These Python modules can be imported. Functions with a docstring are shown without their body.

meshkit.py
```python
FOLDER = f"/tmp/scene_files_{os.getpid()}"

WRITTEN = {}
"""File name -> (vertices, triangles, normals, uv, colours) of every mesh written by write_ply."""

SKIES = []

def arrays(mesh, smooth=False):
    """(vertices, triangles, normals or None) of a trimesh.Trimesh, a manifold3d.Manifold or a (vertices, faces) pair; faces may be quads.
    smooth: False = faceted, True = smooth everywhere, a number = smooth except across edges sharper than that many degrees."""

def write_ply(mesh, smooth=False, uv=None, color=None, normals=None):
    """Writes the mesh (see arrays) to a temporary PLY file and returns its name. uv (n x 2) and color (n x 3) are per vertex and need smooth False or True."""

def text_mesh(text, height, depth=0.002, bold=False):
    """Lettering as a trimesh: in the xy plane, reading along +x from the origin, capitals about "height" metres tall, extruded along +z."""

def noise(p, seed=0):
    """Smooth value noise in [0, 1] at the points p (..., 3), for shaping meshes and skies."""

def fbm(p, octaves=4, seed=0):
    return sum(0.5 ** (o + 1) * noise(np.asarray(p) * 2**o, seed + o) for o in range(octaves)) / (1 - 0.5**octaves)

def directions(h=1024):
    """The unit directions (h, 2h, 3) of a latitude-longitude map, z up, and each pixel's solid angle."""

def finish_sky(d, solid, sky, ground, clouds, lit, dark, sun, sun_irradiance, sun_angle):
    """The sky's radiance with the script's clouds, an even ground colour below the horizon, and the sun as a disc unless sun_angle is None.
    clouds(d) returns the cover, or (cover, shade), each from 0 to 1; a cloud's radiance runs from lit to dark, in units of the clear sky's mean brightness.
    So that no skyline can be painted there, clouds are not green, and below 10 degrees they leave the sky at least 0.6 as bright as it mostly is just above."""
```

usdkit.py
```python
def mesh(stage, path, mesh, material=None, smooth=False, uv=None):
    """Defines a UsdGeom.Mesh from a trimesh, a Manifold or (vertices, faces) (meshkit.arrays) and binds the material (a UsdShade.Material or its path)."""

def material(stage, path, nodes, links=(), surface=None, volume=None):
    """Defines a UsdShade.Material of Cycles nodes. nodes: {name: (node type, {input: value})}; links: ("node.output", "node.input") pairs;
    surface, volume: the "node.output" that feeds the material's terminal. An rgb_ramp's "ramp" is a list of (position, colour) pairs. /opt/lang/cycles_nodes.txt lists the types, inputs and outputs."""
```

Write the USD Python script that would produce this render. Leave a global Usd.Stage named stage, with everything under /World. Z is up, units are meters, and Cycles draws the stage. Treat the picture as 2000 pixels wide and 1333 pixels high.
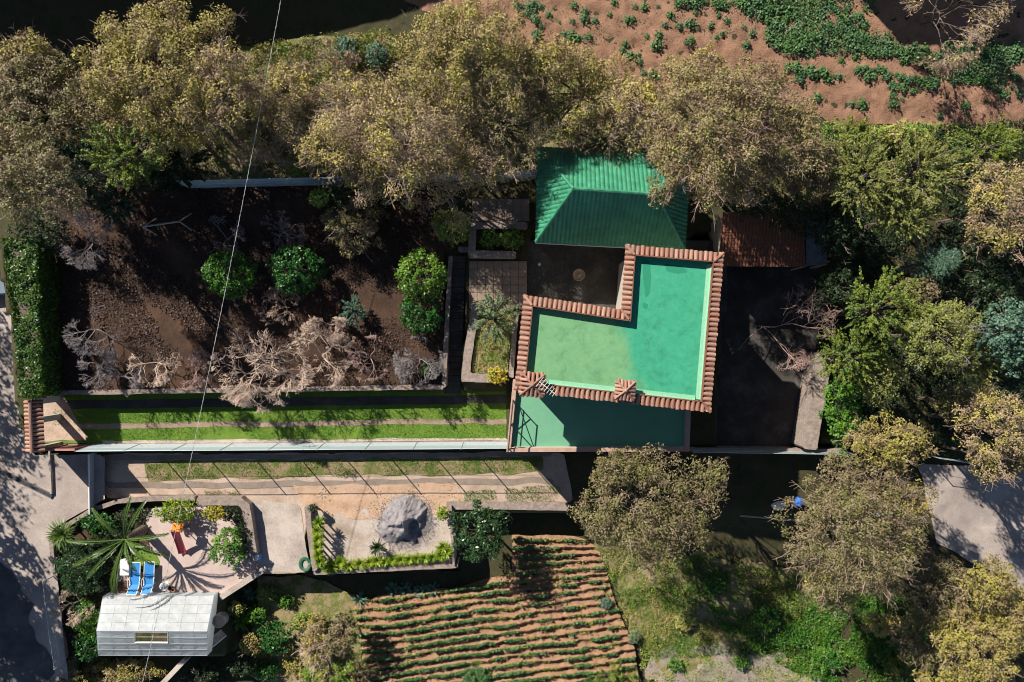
import math
import numpy as np
import shapely
from shapely.geometry import Polygon, LineString, Point
from scipy.spatial import Delaunay
import trimesh
import usdkit, meshkit
from pxr import Usd, UsdGeom, UsdLux, UsdShade, Gf, Sdf, Vt

stage = Usd.Stage.CreateInMemory()
UsdGeom.SetStageUpAxis(stage, UsdGeom.Tokens.z)
UsdGeom.SetStageMetersPerUnit(stage, 1.0)
UsdGeom.Xform.Define(stage, '/World')
UsdGeom.Scope.Define(stage, '/World/Looks')

# ------------------------------------------------------------------ camera, sky, sun, exposure
CAM_H, PXM, CX, CY = 48.0, 32.0, 1000.0, 666.5
cam = UsdGeom.Camera.Define(stage, '/World/camera')
cam.AddTranslateOp().Set(Gf.Vec3d(0, 0, CAM_H))
cam.CreateHorizontalApertureAttr(36.0)
cam.CreateVerticalApertureAttr(24.0)
cam.CreateFocalLengthAttr(36.0 * CAM_H / (2000 / PXM))
cam.CreateClippingRangeAttr(Gf.Vec2f(0.5, 2000))
cam.CreateExposureAttr(0.95)
SUN_H = np.array([-0.676, 0.737])
SUN_EL = math.radians(36.0)
SUN = np.array([SUN_H[0] * math.cos(SUN_EL), SUN_H[1] * math.cos(SUN_EL), math.sin(SUN_EL)])
SUN /= np.linalg.norm(SUN)
sun = UsdLux.DistantLight.Define(stage, '/World/sun')
sun.CreateIntensityAttr(1.25)
sun.CreateNormalizeAttr(True)
sun.CreateAngleAttr(0.5)
sun.CreateColorAttr(Gf.Vec3f(1.0, 0.93, 0.82))
_z = SUN
_x = np.cross([0, 0, 1], _z); _x /= np.linalg.norm(_x)
_y = np.cross(_z, _x)
sun.AddTransformOp().Set(Gf.Matrix4d(*[float(v) for v in (*_x, 0, *_y, 0, *_z, 0, 0, 0, 60, 1)]))
sky = UsdLux.DomeLight.Define(stage, '/World/sky')
sky.GetPrim().SetCustomDataByKey('kind', 'structure')
skym = usdkit.material(stage, '/World/Looks/sky', {
    't': ('sky_texture', {'sky_type': 'single_scattering', 'sun_disc': False, 'air_density': .75, 'aerosol_density': .25, 'sun_elevation': SUN_EL, 'sun_rotation': math.atan2(SUN[0], SUN[1])}),
    'b': ('background_shader', {'strength': 0.05})}, [('t.color', 'b.color')], surface='b.background')
UsdShade.MaterialBindingAPI.Apply(sky.GetPrim()).Bind(skym)

# ------------------------------------------------------------------ helpers
def W(px, py, z=0.0):
    s = (CAM_H - z) / CAM_H / PXM
    return np.array([(px - CX) * s, (CY - py) * s, z])
def Wm(rpx, z=0.0):
    return rpx / PXM * (CAM_H - z) / CAM_H
def WP(pts, z=0.0):
    return np.array([W(p[0], p[1], z)[:2] for p in pts])

used = {}
def numbered(path):
    n = used.get(path, -1) + 1
    used[path] = n
    return path if n == 0 else f'{path}_{n:03d}'
def pth(name, parent=None):
    base = '/World' if parent is None else str(parent.GetPath())
    return numbered(base + '/' + name)
def tag(p, label=None, cat=None, group=None, kind=None):
    p = p.GetPrim() if hasattr(p, 'GetPrim') else p
    for k, v in (('label', label), ('category', cat), ('group', group), ('kind', kind)):
        if v: p.SetCustomDataByKey(k, v)
    return p
TRIS = [0]
def compact(mesh):
    v, f = (np.asarray(mesh.vertices), np.asarray(mesh.faces)) if hasattr(mesh, 'vertices') else (np.asarray(mesh[0], float), np.asarray(mesh[1], int))
    if f.shape[1] == 4: f = np.vstack([f[:, [0, 1, 2]], f[:, [0, 2, 3]]])
    u, inv = np.unique(f, return_inverse=True)
    TRIS[0] += len(f)
    return (v[u], inv.reshape(f.shape))
def obj(name, mesh, mat, parent=None, smooth=False, label=None, kind=None):
    mesh = compact(mesh)
    p = usdkit.mesh(stage, pth(name, parent), mesh, mat, smooth=smooth).GetPrim()
    return tag(p, label=label, kind=kind)
def thing(name, label, cat, loc=(0, 0, 0), rz=0.0, group=None, kind=None):
    x = UsdGeom.Xform.Define(stage, pth(name))
    x.AddTranslateOp().Set(Gf.Vec3d(*[float(v) for v in loc]))
    x.AddRotateZOp().Set(float(rz))
    return tag(x, label, cat, group, kind)
def copy_of(src, loc, rz=0.0, scale=1.0, label=None):
    d = src.GetCustomData()
    x = UsdGeom.Xform.Define(stage, pth(src.GetName()))
    x.GetPrim().GetReferences().AddInternalReference(src.GetPath())
    xf = UsdGeom.Xformable(x); xf.ClearXformOpOrder()
    x.AddTranslateOp().Set(Gf.Vec3d(*[float(v) for v in loc]))
    x.AddRotateZOp().Set(float(rz))
    x.AddScaleOp().Set(Gf.Vec3f(scale, scale, scale))
    x.GetPrim().SetInstanceable(True)
    return tag(x, label or d['label'], d['category'], d.get('group'))

class MB:
    def __init__(s): s.v, s.f, s.n = [], [], 0
    def add(s, v, f):
        v = np.asarray(v, float); f = np.asarray(f, int)
        if f.shape[1] == 4: f = np.vstack([f[:, [0, 1, 2]], f[:, [0, 2, 3]]])
        s.v.append(v); s.f.append(f + s.n); s.n += len(v)
        return s
    def tm(s, m): return s.add(m.vertices, m.faces)
    def box(s, c, size, rz=0.0, chamfer=0.0, rx=0.0):
        m = trimesh.creation.box(size) if not chamfer else rbox(size, chamfer)
        v = m.vertices.copy()
        if rx: v = v @ trimesh.transformations.rotation_matrix(rx, [1, 0, 0])[:3, :3].T
        if rz:
            a = math.radians(rz); R = np.array([[math.cos(a), -math.sin(a), 0], [math.sin(a), math.cos(a), 0], [0, 0, 1]])
            v = v @ R.T
        return s.add(v + np.asarray(c), m.faces)
    def bar(s, p0, p1, r0, r1=None, n=6):
        v, f = prisms(np.array([p0], float), np.array([p1], float), np.array([r0]), np.array([r0 if r1 is None else r1]), n, caps=True)
        return s.add(v, f)
    def tube(s, pts, r, n=6):
        pts = np.asarray(pts, float)
        r = np.broadcast_to(r, len(pts))
        v, f = prisms(pts[:-1], pts[1:], r[:-1], r[1:], n)
        return s.add(v, f)
    @property
    def mesh(s): return (np.vstack(s.v), np.vstack(s.f))
def rbox(size, c):
    x, y, z = np.array(size) / 2
    pts = [(sx * (x - c * a), sy * (y - c * b), sz * (z - c * d)) for sx in (-1, 1) for sy in (-1, 1) for sz in (-1, 1) for a, b, d in ((0, 1, 1), (1, 0, 1), (1, 1, 0))]
    return trimesh.convex.convex_hull(np.array(pts))
def prisms(p0, p1, r0, r1, n=3, caps=False):
    d = p1 - p0
    L = np.linalg.norm(d, axis=1, keepdims=True); d = d / np.maximum(L, 1e-9)
    a = np.where(np.abs(d[:, 2:3]) < 0.9, np.array([[0, 0, 1.0]]), np.array([[1.0, 0, 0]]))
    u = np.cross(d, a); u /= np.maximum(np.linalg.norm(u, axis=1, keepdims=True), 1e-9)
    w = np.cross(d, u)
    k = len(p0)
    V = np.zeros((k, 2 * n, 3))
    for i in range(n):
        t = 2 * math.pi * i / n
        o = u * math.cos(t) + w * math.sin(t)
        V[:, i] = p0 + o * np.asarray(r0)[:, None]
        V[:, n + i] = p1 + o * np.asarray(r1)[:, None]
    F = []
    for i in range(n):
        j = (i + 1) % n
        F += [[i, n + j, j], [i, n + i, n + j]]
    if caps:
        for i in range(1, n - 1): F += [[0, i, i + 1], [n, n + i + 1, n + i]]
    F = np.array(F)
    return V.reshape(-1, 3), (F[None] + (np.arange(k) * 2 * n)[:, None, None]).reshape(-1, 3)
def leaf_quads(pos, nrm, length, width, rng, axis=None, fold=0.0):
    n = len(pos)
    if axis is None: axis = rng.normal(size=(n, 3))
    a = axis - nrm * (axis * nrm).sum(1, keepdims=True)
    a /= np.maximum(np.linalg.norm(a, axis=1, keepdims=True), 1e-9)
    b = np.cross(nrm, a)
    L = np.broadcast_to(length, n)[:, None]; Wd = np.broadcast_to(width, n)[:, None]
    V = np.stack([pos - a * L * .5, pos + b * Wd * .5 - a * L * .08 + nrm * fold * Wd, pos + a * L * .5, pos - b * Wd * .5 - a * L * .08 + nrm * fold * Wd], 1)
    F = np.array([[0, 2, 1], [0, 3, 2]])
    return V.reshape(-1, 3), (F[None] + (np.arange(n) * 4)[:, None, None]).reshape(-1, 3)
def unit(v): return v / np.maximum(np.linalg.norm(v, axis=-1, keepdims=True), 1e-9)

# ------------------------------------------------------------------ materials
def lk(n): return '/World/Looks/' + n
def mat_noise(name, cols, scale=2.0, rough=0.9, bump=0.3, bscale=None, detail=6, stretch=None, spec=0.3, bdist=0.05):
    cols = [tuple(x * .80 for x in c) for c in cols]
    k = len(cols)
    nodes = {'g': ('geometry', {}), 'm': ('mapping', {'scale': stretch or (1, 1, 1)}),
             'n': ('noise_texture', {'scale': scale, 'detail': detail, 'roughness': 0.65}),
             'n2': ('noise_texture', {'scale': bscale or scale * 6, 'detail': 5, 'roughness': 0.7}),
             'x': ('mix', {'fac': 0.35}),
             'r': ('rgb_ramp', {'ramp': [(0.3 + 0.4 * i / max(k - 1, 1), c) for i, c in enumerate(cols)]}),
             'b': ('bump', {'strength': bump, 'distance': bdist}), 'p': ('principled_bsdf', {'roughness': rough, 'specular_ior_level': spec})}
    links = [('g.position', 'm.vector'), ('m.vector', 'n.vector'), ('m.vector', 'n2.vector'), ('n.color', 'x.color1'), ('n2.color', 'x.color2'),
             ('x.color', 'r.fac'), ('r.color', 'p.base_color'), ('n2.fac', 'b.height'), ('b.normal', 'p.normal')]
    return usdkit.material(stage, lk(name), nodes, links, surface='p.BSDF')
def mat_plain(name, col, rough=0.5, metal=0.0, var=0.12, scale=6.0, spec=0.5, bump=0.0):
    c = np.array(col) * .82
    nodes = {'g': ('geometry', {}), 'n': ('noise_texture', {'scale': scale, 'detail': 5, 'roughness': 0.65}),
             'r': ('rgb_ramp', {'ramp': [(0.3, c * (1 - var)), (0.7, np.minimum(c * (1 + var), 1))]}),
             'b': ('bump', {'strength': bump, 'distance': 0.02}),
             'p': ('principled_bsdf', {'roughness': rough, 'metallic': metal, 'specular_ior_level': spec})}
    return usdkit.material(stage, lk(name), nodes, [('g.position', 'n.vector'), ('n.fac', 'r.fac'), ('r.color', 'p.base_color'), ('n.fac', 'b.height'), ('b.normal', 'p.normal')], surface='p.BSDF')
def mat_leaf(name, cols, cols2=None, trans=0.14, rough=0.55, scale=0.9, spec=0.35):
    cols2 = cols2 or cols
    k, k2 = len(cols), len(cols2)
    nodes = {'g': ('geometry', {}), 'n': ('noise_texture', {'scale': scale, 'detail': 3}),
             'mr': ('map_range', {'from_min': 0.4, 'from_max': 0.6, 'clamp': True}),
             'r': ('rgb_ramp', {'ramp': [(i / max(k - 1, 1), c) for i, c in enumerate(cols)]}),
             'r2': ('rgb_ramp', {'ramp': [(i / max(k2 - 1, 1), c) for i, c in enumerate(cols2)]}),
             'x': ('mix', {}), 'p': ('principled_bsdf', {'roughness': rough, 'specular_ior_level': spec}),
             't': ('translucent_bsdf', {}), 'mc': ('mix_closure', {'fac': trans})}
    links = [('g.position', 'n.vector'), ('g.random_per_island', 'r.fac'), ('g.random_per_island', 'r2.fac'), ('n.fac', 'mr.value'), ('mr.result', 'x.fac'),
             ('r.color', 'x.color1'), ('r2.color', 'x.color2'), ('x.color', 'p.base_color'), ('x.color', 't.color'), ('p.BSDF', 'mc.closure1'), ('t.BSDF', 'mc.closure2')]
    return usdkit.material(stage, lk(name), nodes, links, surface='mc.closure')
def mat_tile(name, cols, rough=0.8):
    cols = [tuple(x * .70 for x in c) for c in cols]
    k = len(cols)
    nodes = {'o': ('object_info', {}), 'g': ('geometry', {}), 'n': ('noise_texture', {'scale': 5, 'detail': 5, 'roughness': .7}), 'x': ('mix', {'fac': 0.45}),
             'r': ('rgb_ramp', {'ramp': [(0.1 + 0.8 * i / (k - 1), c) for i, c in enumerate(cols)]}),
             'p': ('principled_bsdf', {'roughness': rough, 'specular_ior_level': .3})}
    return usdkit.material(stage, lk(name), nodes, [('g.position', 'n.vector'), ('o.random', 'x.color1'), ('n.color', 'x.color2'), ('x.color', 'r.fac'), ('r.color', 'p.base_color')], surface='p.BSDF')
def mat_net(name, col, alpha):
    """woven wire: the flatter one looks along it the closer the wires stand"""
    nodes = {'t': ('transparent_bsdf', {}), 'd': ('principled_bsdf', {'base_color': col, 'roughness': .45}), 'm': ('mix_closure', {}),
             'w': ('layer_weight', {'blend': .5}), 'r': ('map_range', {'from_min': .35, 'from_max': .85, 'to_min': alpha * .12, 'to_max': alpha, 'clamp': True})}
    return usdkit.material(stage, lk(name), nodes, [('w.facing', 'r.value'), ('r.result', 'm.fac'), ('t.BSDF', 'm.closure1'), ('d.BSDF', 'm.closure2')], surface='m.closure')

m_ground = mat_noise('ground_soil', [(.014, .012, .007), (.028, .032, .010), (.065, .055, .025), (.03, .045, .010), (.11, .085, .05)], 0.6, bump=.5, bscale=5)  # soil colour lowered to deepen the shade under and between the trees
m_litter_ground = mat_noise('leaf_mould', [(.012, .009, .008), (.026, .016, .012), (.055, .030, .019), (.10, .052, .030), (.19, .095, .05)], 0.5, bump=.5, bscale=8)  # leaf mould darkened to stand for tree shade, orange end for lit spots
m_redsoil = mat_noise('red_soil', [(.16, .085, .05), (.27, .145, .088), (.36, .205, .135), (.24, .125, .075)], 1.6, bump=.9, bscale=11, bdist=.09)
m_furrow = mat_noise('furrow_soil', [(.13, .07, .04), (.27, .155, .09), (.37, .225, .14)], 1.9, bump=.6, bscale=9, bdist=.06)
m_lawn = mat_noise('lawn', [(.045, .10, .012), (.09, .19, .02), (.16, .25, .03), (.20, .21, .05)], 1.1, bump=.6, bscale=20)
m_drygrass = mat_noise('dry_grass', [(.05, .085, .012), (.13, .15, .035), (.34, .24, .145), (.09, .14, .018), (.27, .19, .11), (.08, .11, .02)], 1.2, bump=.6, bscale=14)
m_path = mat_noise('dirt_path', [(.20, .14, .095), (.38, .275, .205), (.56, .43, .345), (.33, .235, .17)], 0.75, bump=.3, bscale=10)
m_sand = mat_noise('sandy_ground', [(.32, .19, .11), (.52, .35, .24), (.62, .46, .34)], 1.3, bump=.6, bscale=7)
m_concrete = mat_noise('concrete', [(.15, .125, .105), (.34, .285, .25), (.55, .47, .41), (.30, .25, .215)], 0.7, bump=.2, bscale=12)
m_courtfloor = mat_noise('court_floor', [(.22, .16, .115), (.36, .28, .22), (.52, .45, .40), (.32, .23, .16)], 0.8, bump=.25, bscale=10)
m_road = mat_noise('dusty_road', [(.17, .14, .125), (.38, .32, .29), (.62, .54, .48)], 0.5, bump=.25, bscale=12)
m_asphalt = mat_noise('asphalt', [(.03, .032, .036), (.06, .062, .066), (.14, .135, .13), (.05, .052, .056)], 0.6, bump=.3, bscale=40)
m_pinkpave = mat_noise('pink_paving', [(.36, .27, .25), (.52, .41, .37), (.62, .50, .46)], 1.1, bump=.2, bscale=14)
m_darkpave = mat_noise('mossy_paving', [(.022, .021, .02), (.06, .055, .05), (.17, .155, .14)], 0.8, bump=.4, bscale=12)  # dark paving; the shade over the yard is put into its colour
m_slab = mat_noise('worn_slab', [(.20, .135, .10), (.30, .22, .17), (.36, .28, .23)], 3.0, bump=.4, bscale=16)
m_wall = mat_noise('rubble_concrete', [(.12, .095, .08), (.30, .24, .205), (.48, .39, .34)], 5.0, bump=.8, bscale=14)
m_render = mat_noise('rendered_wall', [(.40, .36, .30), (.52, .47, .40)], 0.8, bump=.1)
m_bark = mat_noise('bark', [(.06, .045, .035), (.13, .10, .08), (.2, .165, .14)], 3, bump=.6, stretch=(1, 1, .3))
m_twig = mat_noise('twigs', [(.20, .14, .11), (.37, .27, .21), (.50, .38, .30)], 3, bump=0)
m_paletwig = mat_noise('pale_twigs', [(.46, .34, .27), (.64, .49, .39), (.72, .57, .47)], 3, bump=0)
m_greytwig = mat_noise('grey_twigs', [(.14, .125, .125), (.25, .22, .22), (.36, .32, .32)], 3, bump=0)
m_pinktwig = mat_noise('pink_twigs', [(.20, .13, .115), (.36, .24, .21), (.48, .34, .30)], 3, bump=0)
m_tile = mat_tile('terracotta', [(.22, .095, .065), (.38, .185, .13), (.50, .30, .22), (.33, .18, .135), (.44, .28, .22)])
m_oldtile = mat_noise('old_terracotta', [(.07, .028, .016), (.21, .085, .05), (.33, .15, .10)], 6, bump=.3)
m_greentile = mat_noise('green_painted_tile', [(.008, .09, .048), (.017, .17, .088), (.04, .27, .145), (.11, .36, .21)], 1.3, rough=.6, bump=.3, spec=.5)
m_redtin = mat_plain('red_brown_paint', (.20, .055, .04), .6)
m_steel = mat_plain('galvanised', (.42, .45, .46), .5, .3)
m_darksteel = mat_plain('dark_steel', (.06, .06, .065), .5, .2)
m_white = mat_plain('white_paint', (.78, .77, .74), .45, var=.06)
m_bluecanvas = mat_plain('blue_fabric', (.02, .22, .58), .7, scale=20, var=.15)
m_redplastic = mat_plain('red_plastic', (.55, .03, .06), .35)
m_orange = mat_plain('orange_plastic', (.85, .30, .05), .4)
m_wood = mat_plain('brown_wood', (.13, .06, .035), .75, scale=3, var=.4)
m_greywood = mat_plain('grey_wood', (.36, .31, .27), .8, scale=5, var=.3)
m_hose = mat_plain('green_hose', (.03, .16, .08), .5)
m_gravel = mat_noise('grey_gravel', [(.13, .12, .13), (.26, .24, .25), (.40, .37, .375)], 4, bump=.8, bscale=40)
m_glass = mat_plain('dark_glass', (.02, .025, .03), .08, spec=.6)
m_car = mat_plain('car_paint', (.34, .42, .52), .25, .3, var=.02)
m_rubber = mat_plain('rubber', (.02, .02, .02), .8)
m_net = mat_net('wire_netting', (.50, .62, .66), .62)
m_net2 = mat_net('thin_wire_netting', (.40, .52, .56), .45)
m_plastic = usdkit.material(stage, lk('greenhouse_sheet'), {
    'g': ('geometry', {}), 'n': ('noise_texture', {'scale': 2.2, 'detail': 5, 'distortion': 1.5}),
    'r': ('rgb_ramp', {'ramp': [(.3, (.60, .64, .68)), (.7, (.80, .82, .84))]}), 'b': ('bump', {'strength': .35, 'distance': .04}),
    'p': ('principled_bsdf', {'roughness': .38}), 't': ('translucent_bsdf', {'color': (.7, .74, .78)}), 'c': ('transparent_bsdf', {}),
    'm': ('mix_closure', {'fac': .55}), 'm2': ('mix_closure', {'fac': .08})},
    [('g.position', 'n.vector'), ('n.fac', 'r.fac'), ('r.color', 'p.base_color'), ('n.fac', 'b.height'), ('b.normal', 'p.normal'),
     ('p.BSDF', 'm.closure1'), ('t.BSDF', 'm.closure2'), ('m.closure', 'm2.closure1'), ('c.BSDF', 'm2.closure2')], surface='m2.closure')
# flat roof: repainted in two greens that meet in a soft ragged line
_bx = W(1228, 690, 6.5)
m_roof = usdkit.material(stage, lk('green_roof_paint'), {
    'g': ('geometry', {}), 's': ('separate_xyz', {}), 'n': ('noise_texture', {'scale': .55, 'detail': 4, 'roughness': .55}), 'n2': ('noise_texture', {'scale': 3.5, 'detail': 6, 'roughness': .7}),
    'yk': ('math', {'math_type': 'multiply_add', 'value2': 0.33, 'value3': 0.0}), 'sum': ('math', {'math_type': 'add'}),
    'nn': ('math', {'math_type': 'multiply_add', 'value2': 2.2, 'value3': -1.1}), 'sum2': ('math', {'math_type': 'add'}),
    'mr': ('map_range', {'range_type': 'smoothstep', 'from_min': float(_bx[0] + .33 * _bx[1] - .40), 'from_max': float(_bx[0] + .33 * _bx[1] + .60), 'clamp': True}),
    'ra': ('rgb_ramp', {'ramp': [(.3, (.105, .262, .128)), (.5, (.128, .292, .140)), (.7, (.157, .308, .138))]}),
    'rb': ('rgb_ramp', {'ramp': [(.3, (.025, .24, .138)), (.5, (.035, .278, .16)), (.7, (.05, .30, .178))]}),
    'x': ('mix', {}), 'v': ('voronoi_texture', {'scale': .8, 'feature': 'distance_to_edge'}),
    'st': ('noise_texture', {'scale': .9, 'detail': 7, 'roughness': .72, 'distortion': .6}), 'sr': ('rgb_ramp', {'ramp': [(.36, (.62, .70, .66)), (.46, (.93, .95, .94)), (.58, (1, 1, 1)), (.72, (1.0, .97, .93))]}),
    'sx': ('mix', {'mix_type': 'multiply', 'fac': .75}), 'b': ('bump', {'strength': .25, 'distance': .03}), 'p': ('principled_bsdf', {'roughness': .6, 'specular_ior_level': .35})},
    [('g.position', 'st.vector'), ('st.fac', 'sr.fac'), ('x.color', 'sx.color1'), ('sr.color', 'sx.color2'), ('sx.color', 'p.base_color'), ('g.position', 's.vector'), ('g.position', 'n.vector'), ('g.position', 'n2.vector'), ('s.y', 'yk.value1'), ('s.x', 'sum.value1'), ('yk.value', 'sum.value2'),
     ('n.fac', 'nn.value1'), ('sum.value', 'sum2.value1'), ('nn.value', 'sum2.value2'), ('sum2.value', 'mr.value'), ('mr.result', 'x.fac'),
     ('n2.fac', 'ra.fac'), ('n2.fac', 'rb.fac'), ('ra.color', 'x.color1'), ('rb.color', 'x.color2'), ('n2.fac', 'b.height'), ('b.normal', 'p.normal')], surface='p.BSDF')
m_terrace = mat_noise('terrace_paint', [(.115, .32, .20), (.15, .37, .23), (.18, .39, .245)], 1.2, rough=.6, bump=.15)
m_roofedge = mat_plain('pale_green_paint', (.19, .44, .28), .6, var=.12)

# leaf palettes
L = {}
def lf(n, c, c2=None, gain=3.1, **k):
    warm = (1.0, .94, .86) if gain > 3 else (1, 1, 1)
    g = lambda cc: [tuple(min(x * gain * w, .60) for x, w in zip(q, warm)) for q in cc]
    L[n] = mat_leaf('leaf_' + n, g(c), g(c2) if c2 else None, **k)
lf('olive', [(.05, .05, .018), (.13, .11, .04), (.20, .155, .07), (.25, .18, .10), (.10, .10, .03)], [(.06, .05, .03), (.14, .10, .055), (.22, .155, .09), (.27, .195, .125)])
lf('golden', [(.09, .085, .02), (.18, .15, .04), (.28, .21, .065), (.14, .13, .03), (.32, .25, .12)], [(.08, .065, .03), (.17, .125, .055), (.26, .185, .095)])
lf('tan', [(.09, .068, .045), (.18, .13, .085), (.26, .19, .125), (.32, .24, .165), (.12, .11, .04)], [(.12, .11, .03), (.21, .16, .06), (.30, .20, .10)])
lf('rust', [(.08, .055, .03), (.18, .115, .06), (.26, .165, .09), (.19, .105, .07), (.11, .095, .04)], [(.10, .09, .03), (.20, .15, .06), (.30, .21, .10)], gain=2.6)
lf('feather', [(.06, .068, .018), (.15, .14, .045), (.23, .20, .08), (.30, .25, .13)], [(.06, .07, .02), (.14, .14, .045), (.22, .195, .085)])
lf('limefeather', [(.08, .10, .012), (.17, .19, .02), (.26, .26, .045)], [(.05, .075, .015), (.11, .14, .03), (.19, .20, .05)], gain=2.0)
lf('teal', [(.025, .06, .03), (.05, .10, .05), (.09, .14, .07)], [(.03, .05, .02), (.06, .09, .03), (.10, .12, .045)], gain=1.2)
lf('dark', [(.02, .04, .012), (.04, .075, .02), (.07, .11, .03)], [(.025, .045, .015), (.05, .075, .02), (.08, .09, .03)], gain=1.0)
lf('citrus', [(.03, .10, .008), (.06, .17, .012), (.12, .25, .02), (.20, .28, .03)], [(.04, .11, .01), (.09, .20, .015), (.17, .27, .02)], rough=.4, gain=1.25)
lf('citrusyellow', [(.08, .14, .012), (.17, .24, .02), (.30, .33, .04), (.36, .34, .05)], [(.05, .11, .012), (.12, .19, .02), (.25, .29, .035)], rough=.4, gain=1.35)
lf('citrusdark', [(.015, .07, .01), (.03, .12, .012), (.06, .17, .02)], [(.02, .08, .01), (.05, .14, .015), (.12, .20, .02)], rough=.4, gain=1.15)
lf('vivid', [(.03, .10, .012), (.07, .19, .02), (.13, .26, .035)], [(.08, .17, .015), (.15, .26, .025), (.22, .30, .05)], gain=1.25)
lf('greyolive', [(.12, .16, .085), (.20, .25, .145), (.29, .34, .23), (.36, .40, .30)], [(.09, .12, .05), (.17, .20, .10), (.24, .27, .15)], gain=1.35)
lf('bluegreen', [(.07, .13, .09), (.13, .21, .155), (.20, .29, .22)], [(.05, .10, .06), (.10, .17, .11), (.17, .24, .17)], gain=1.3)
lf('yellow', [(.35, .27, .015), (.55, .42, .02), (.62, .50, .05)], [(.25, .24, .02), (.45, .37, .02)], gain=1.15)
lf('yellowgreen', [(.14, .19, .01), (.28, .32, .02), (.42, .42, .05), (.50, .46, .08)], [(.10, .16, .01), (.22, .27, .02), (.36, .38, .04)], rough=.4, gain=1.35)
lf('glossdark', [(.02, .05, .015), (.04, .08, .025), (.08, .13, .05), (.15, .19, .10)], [(.025, .055, .02), (.05, .09, .03), (.12, .15, .07)], rough=.3, gain=1.25)
lf('hedge', [(.03, .08, .012), (.06, .13, .015), (.10, .18, .02), (.17, .21, .03)], [(.05, .10, .012), (.13, .17, .02), (.22, .24, .04)], gain=1.15, rough=.4)
lf('palm', [(.06, .10, .02), (.11, .16, .03), (.17, .21, .06)], [(.05, .09, .02), (.12, .15, .04), (.2, .2, .07)], rough=.4, gain=1.5)
lf('crop', [(.05, .11, .03), (.10, .18, .05), (.17, .24, .08), (.24, .28, .13)], [(.04, .10, .025), (.09, .17, .04), (.14, .22, .07)], gain=1.25)
lf('fieldcrop', [(.06, .12, .05), (.12, .20, .09), (.20, .28, .15), (.28, .33, .22)], [(.06, .13, .035), (.13, .21, .07), (.22, .28, .12)], gain=1.15)
lf('weed', [(.05, .09, .012), (.09, .14, .02), (.15, .19, .03), (.22, .20, .07)], [(.10, .10, .03), (.19, .16, .07), (.27, .21, .11)])
lf('grass', [(.05, .11, .01), (.09, .18, .015), (.15, .25, .025), (.20, .27, .04)], [(.06, .12, .012), (.12, .20, .02), (.20, .24, .05)], gain=1.75)
lf('vividgrass', [(.03, .10, .008), (.07, .18, .015), (.13, .26, .025), (.20, .30, .05)], [(.05, .12, .01), (.12, .22, .02), (.2, .26, .05)], gain=1.25)
lf('litter', [(.05, .028, .02), (.17, .07, .035), (.30, .13, .06), (.42, .21, .11), (.12, .07, .05)], scale=1.5, gain=1.15)
lf('strawlitter', [(.12, .10, .05), (.25, .19, .11), (.36, .28, .18), (.10, .11, .03)], scale=1.2, gain=1.2)

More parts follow.
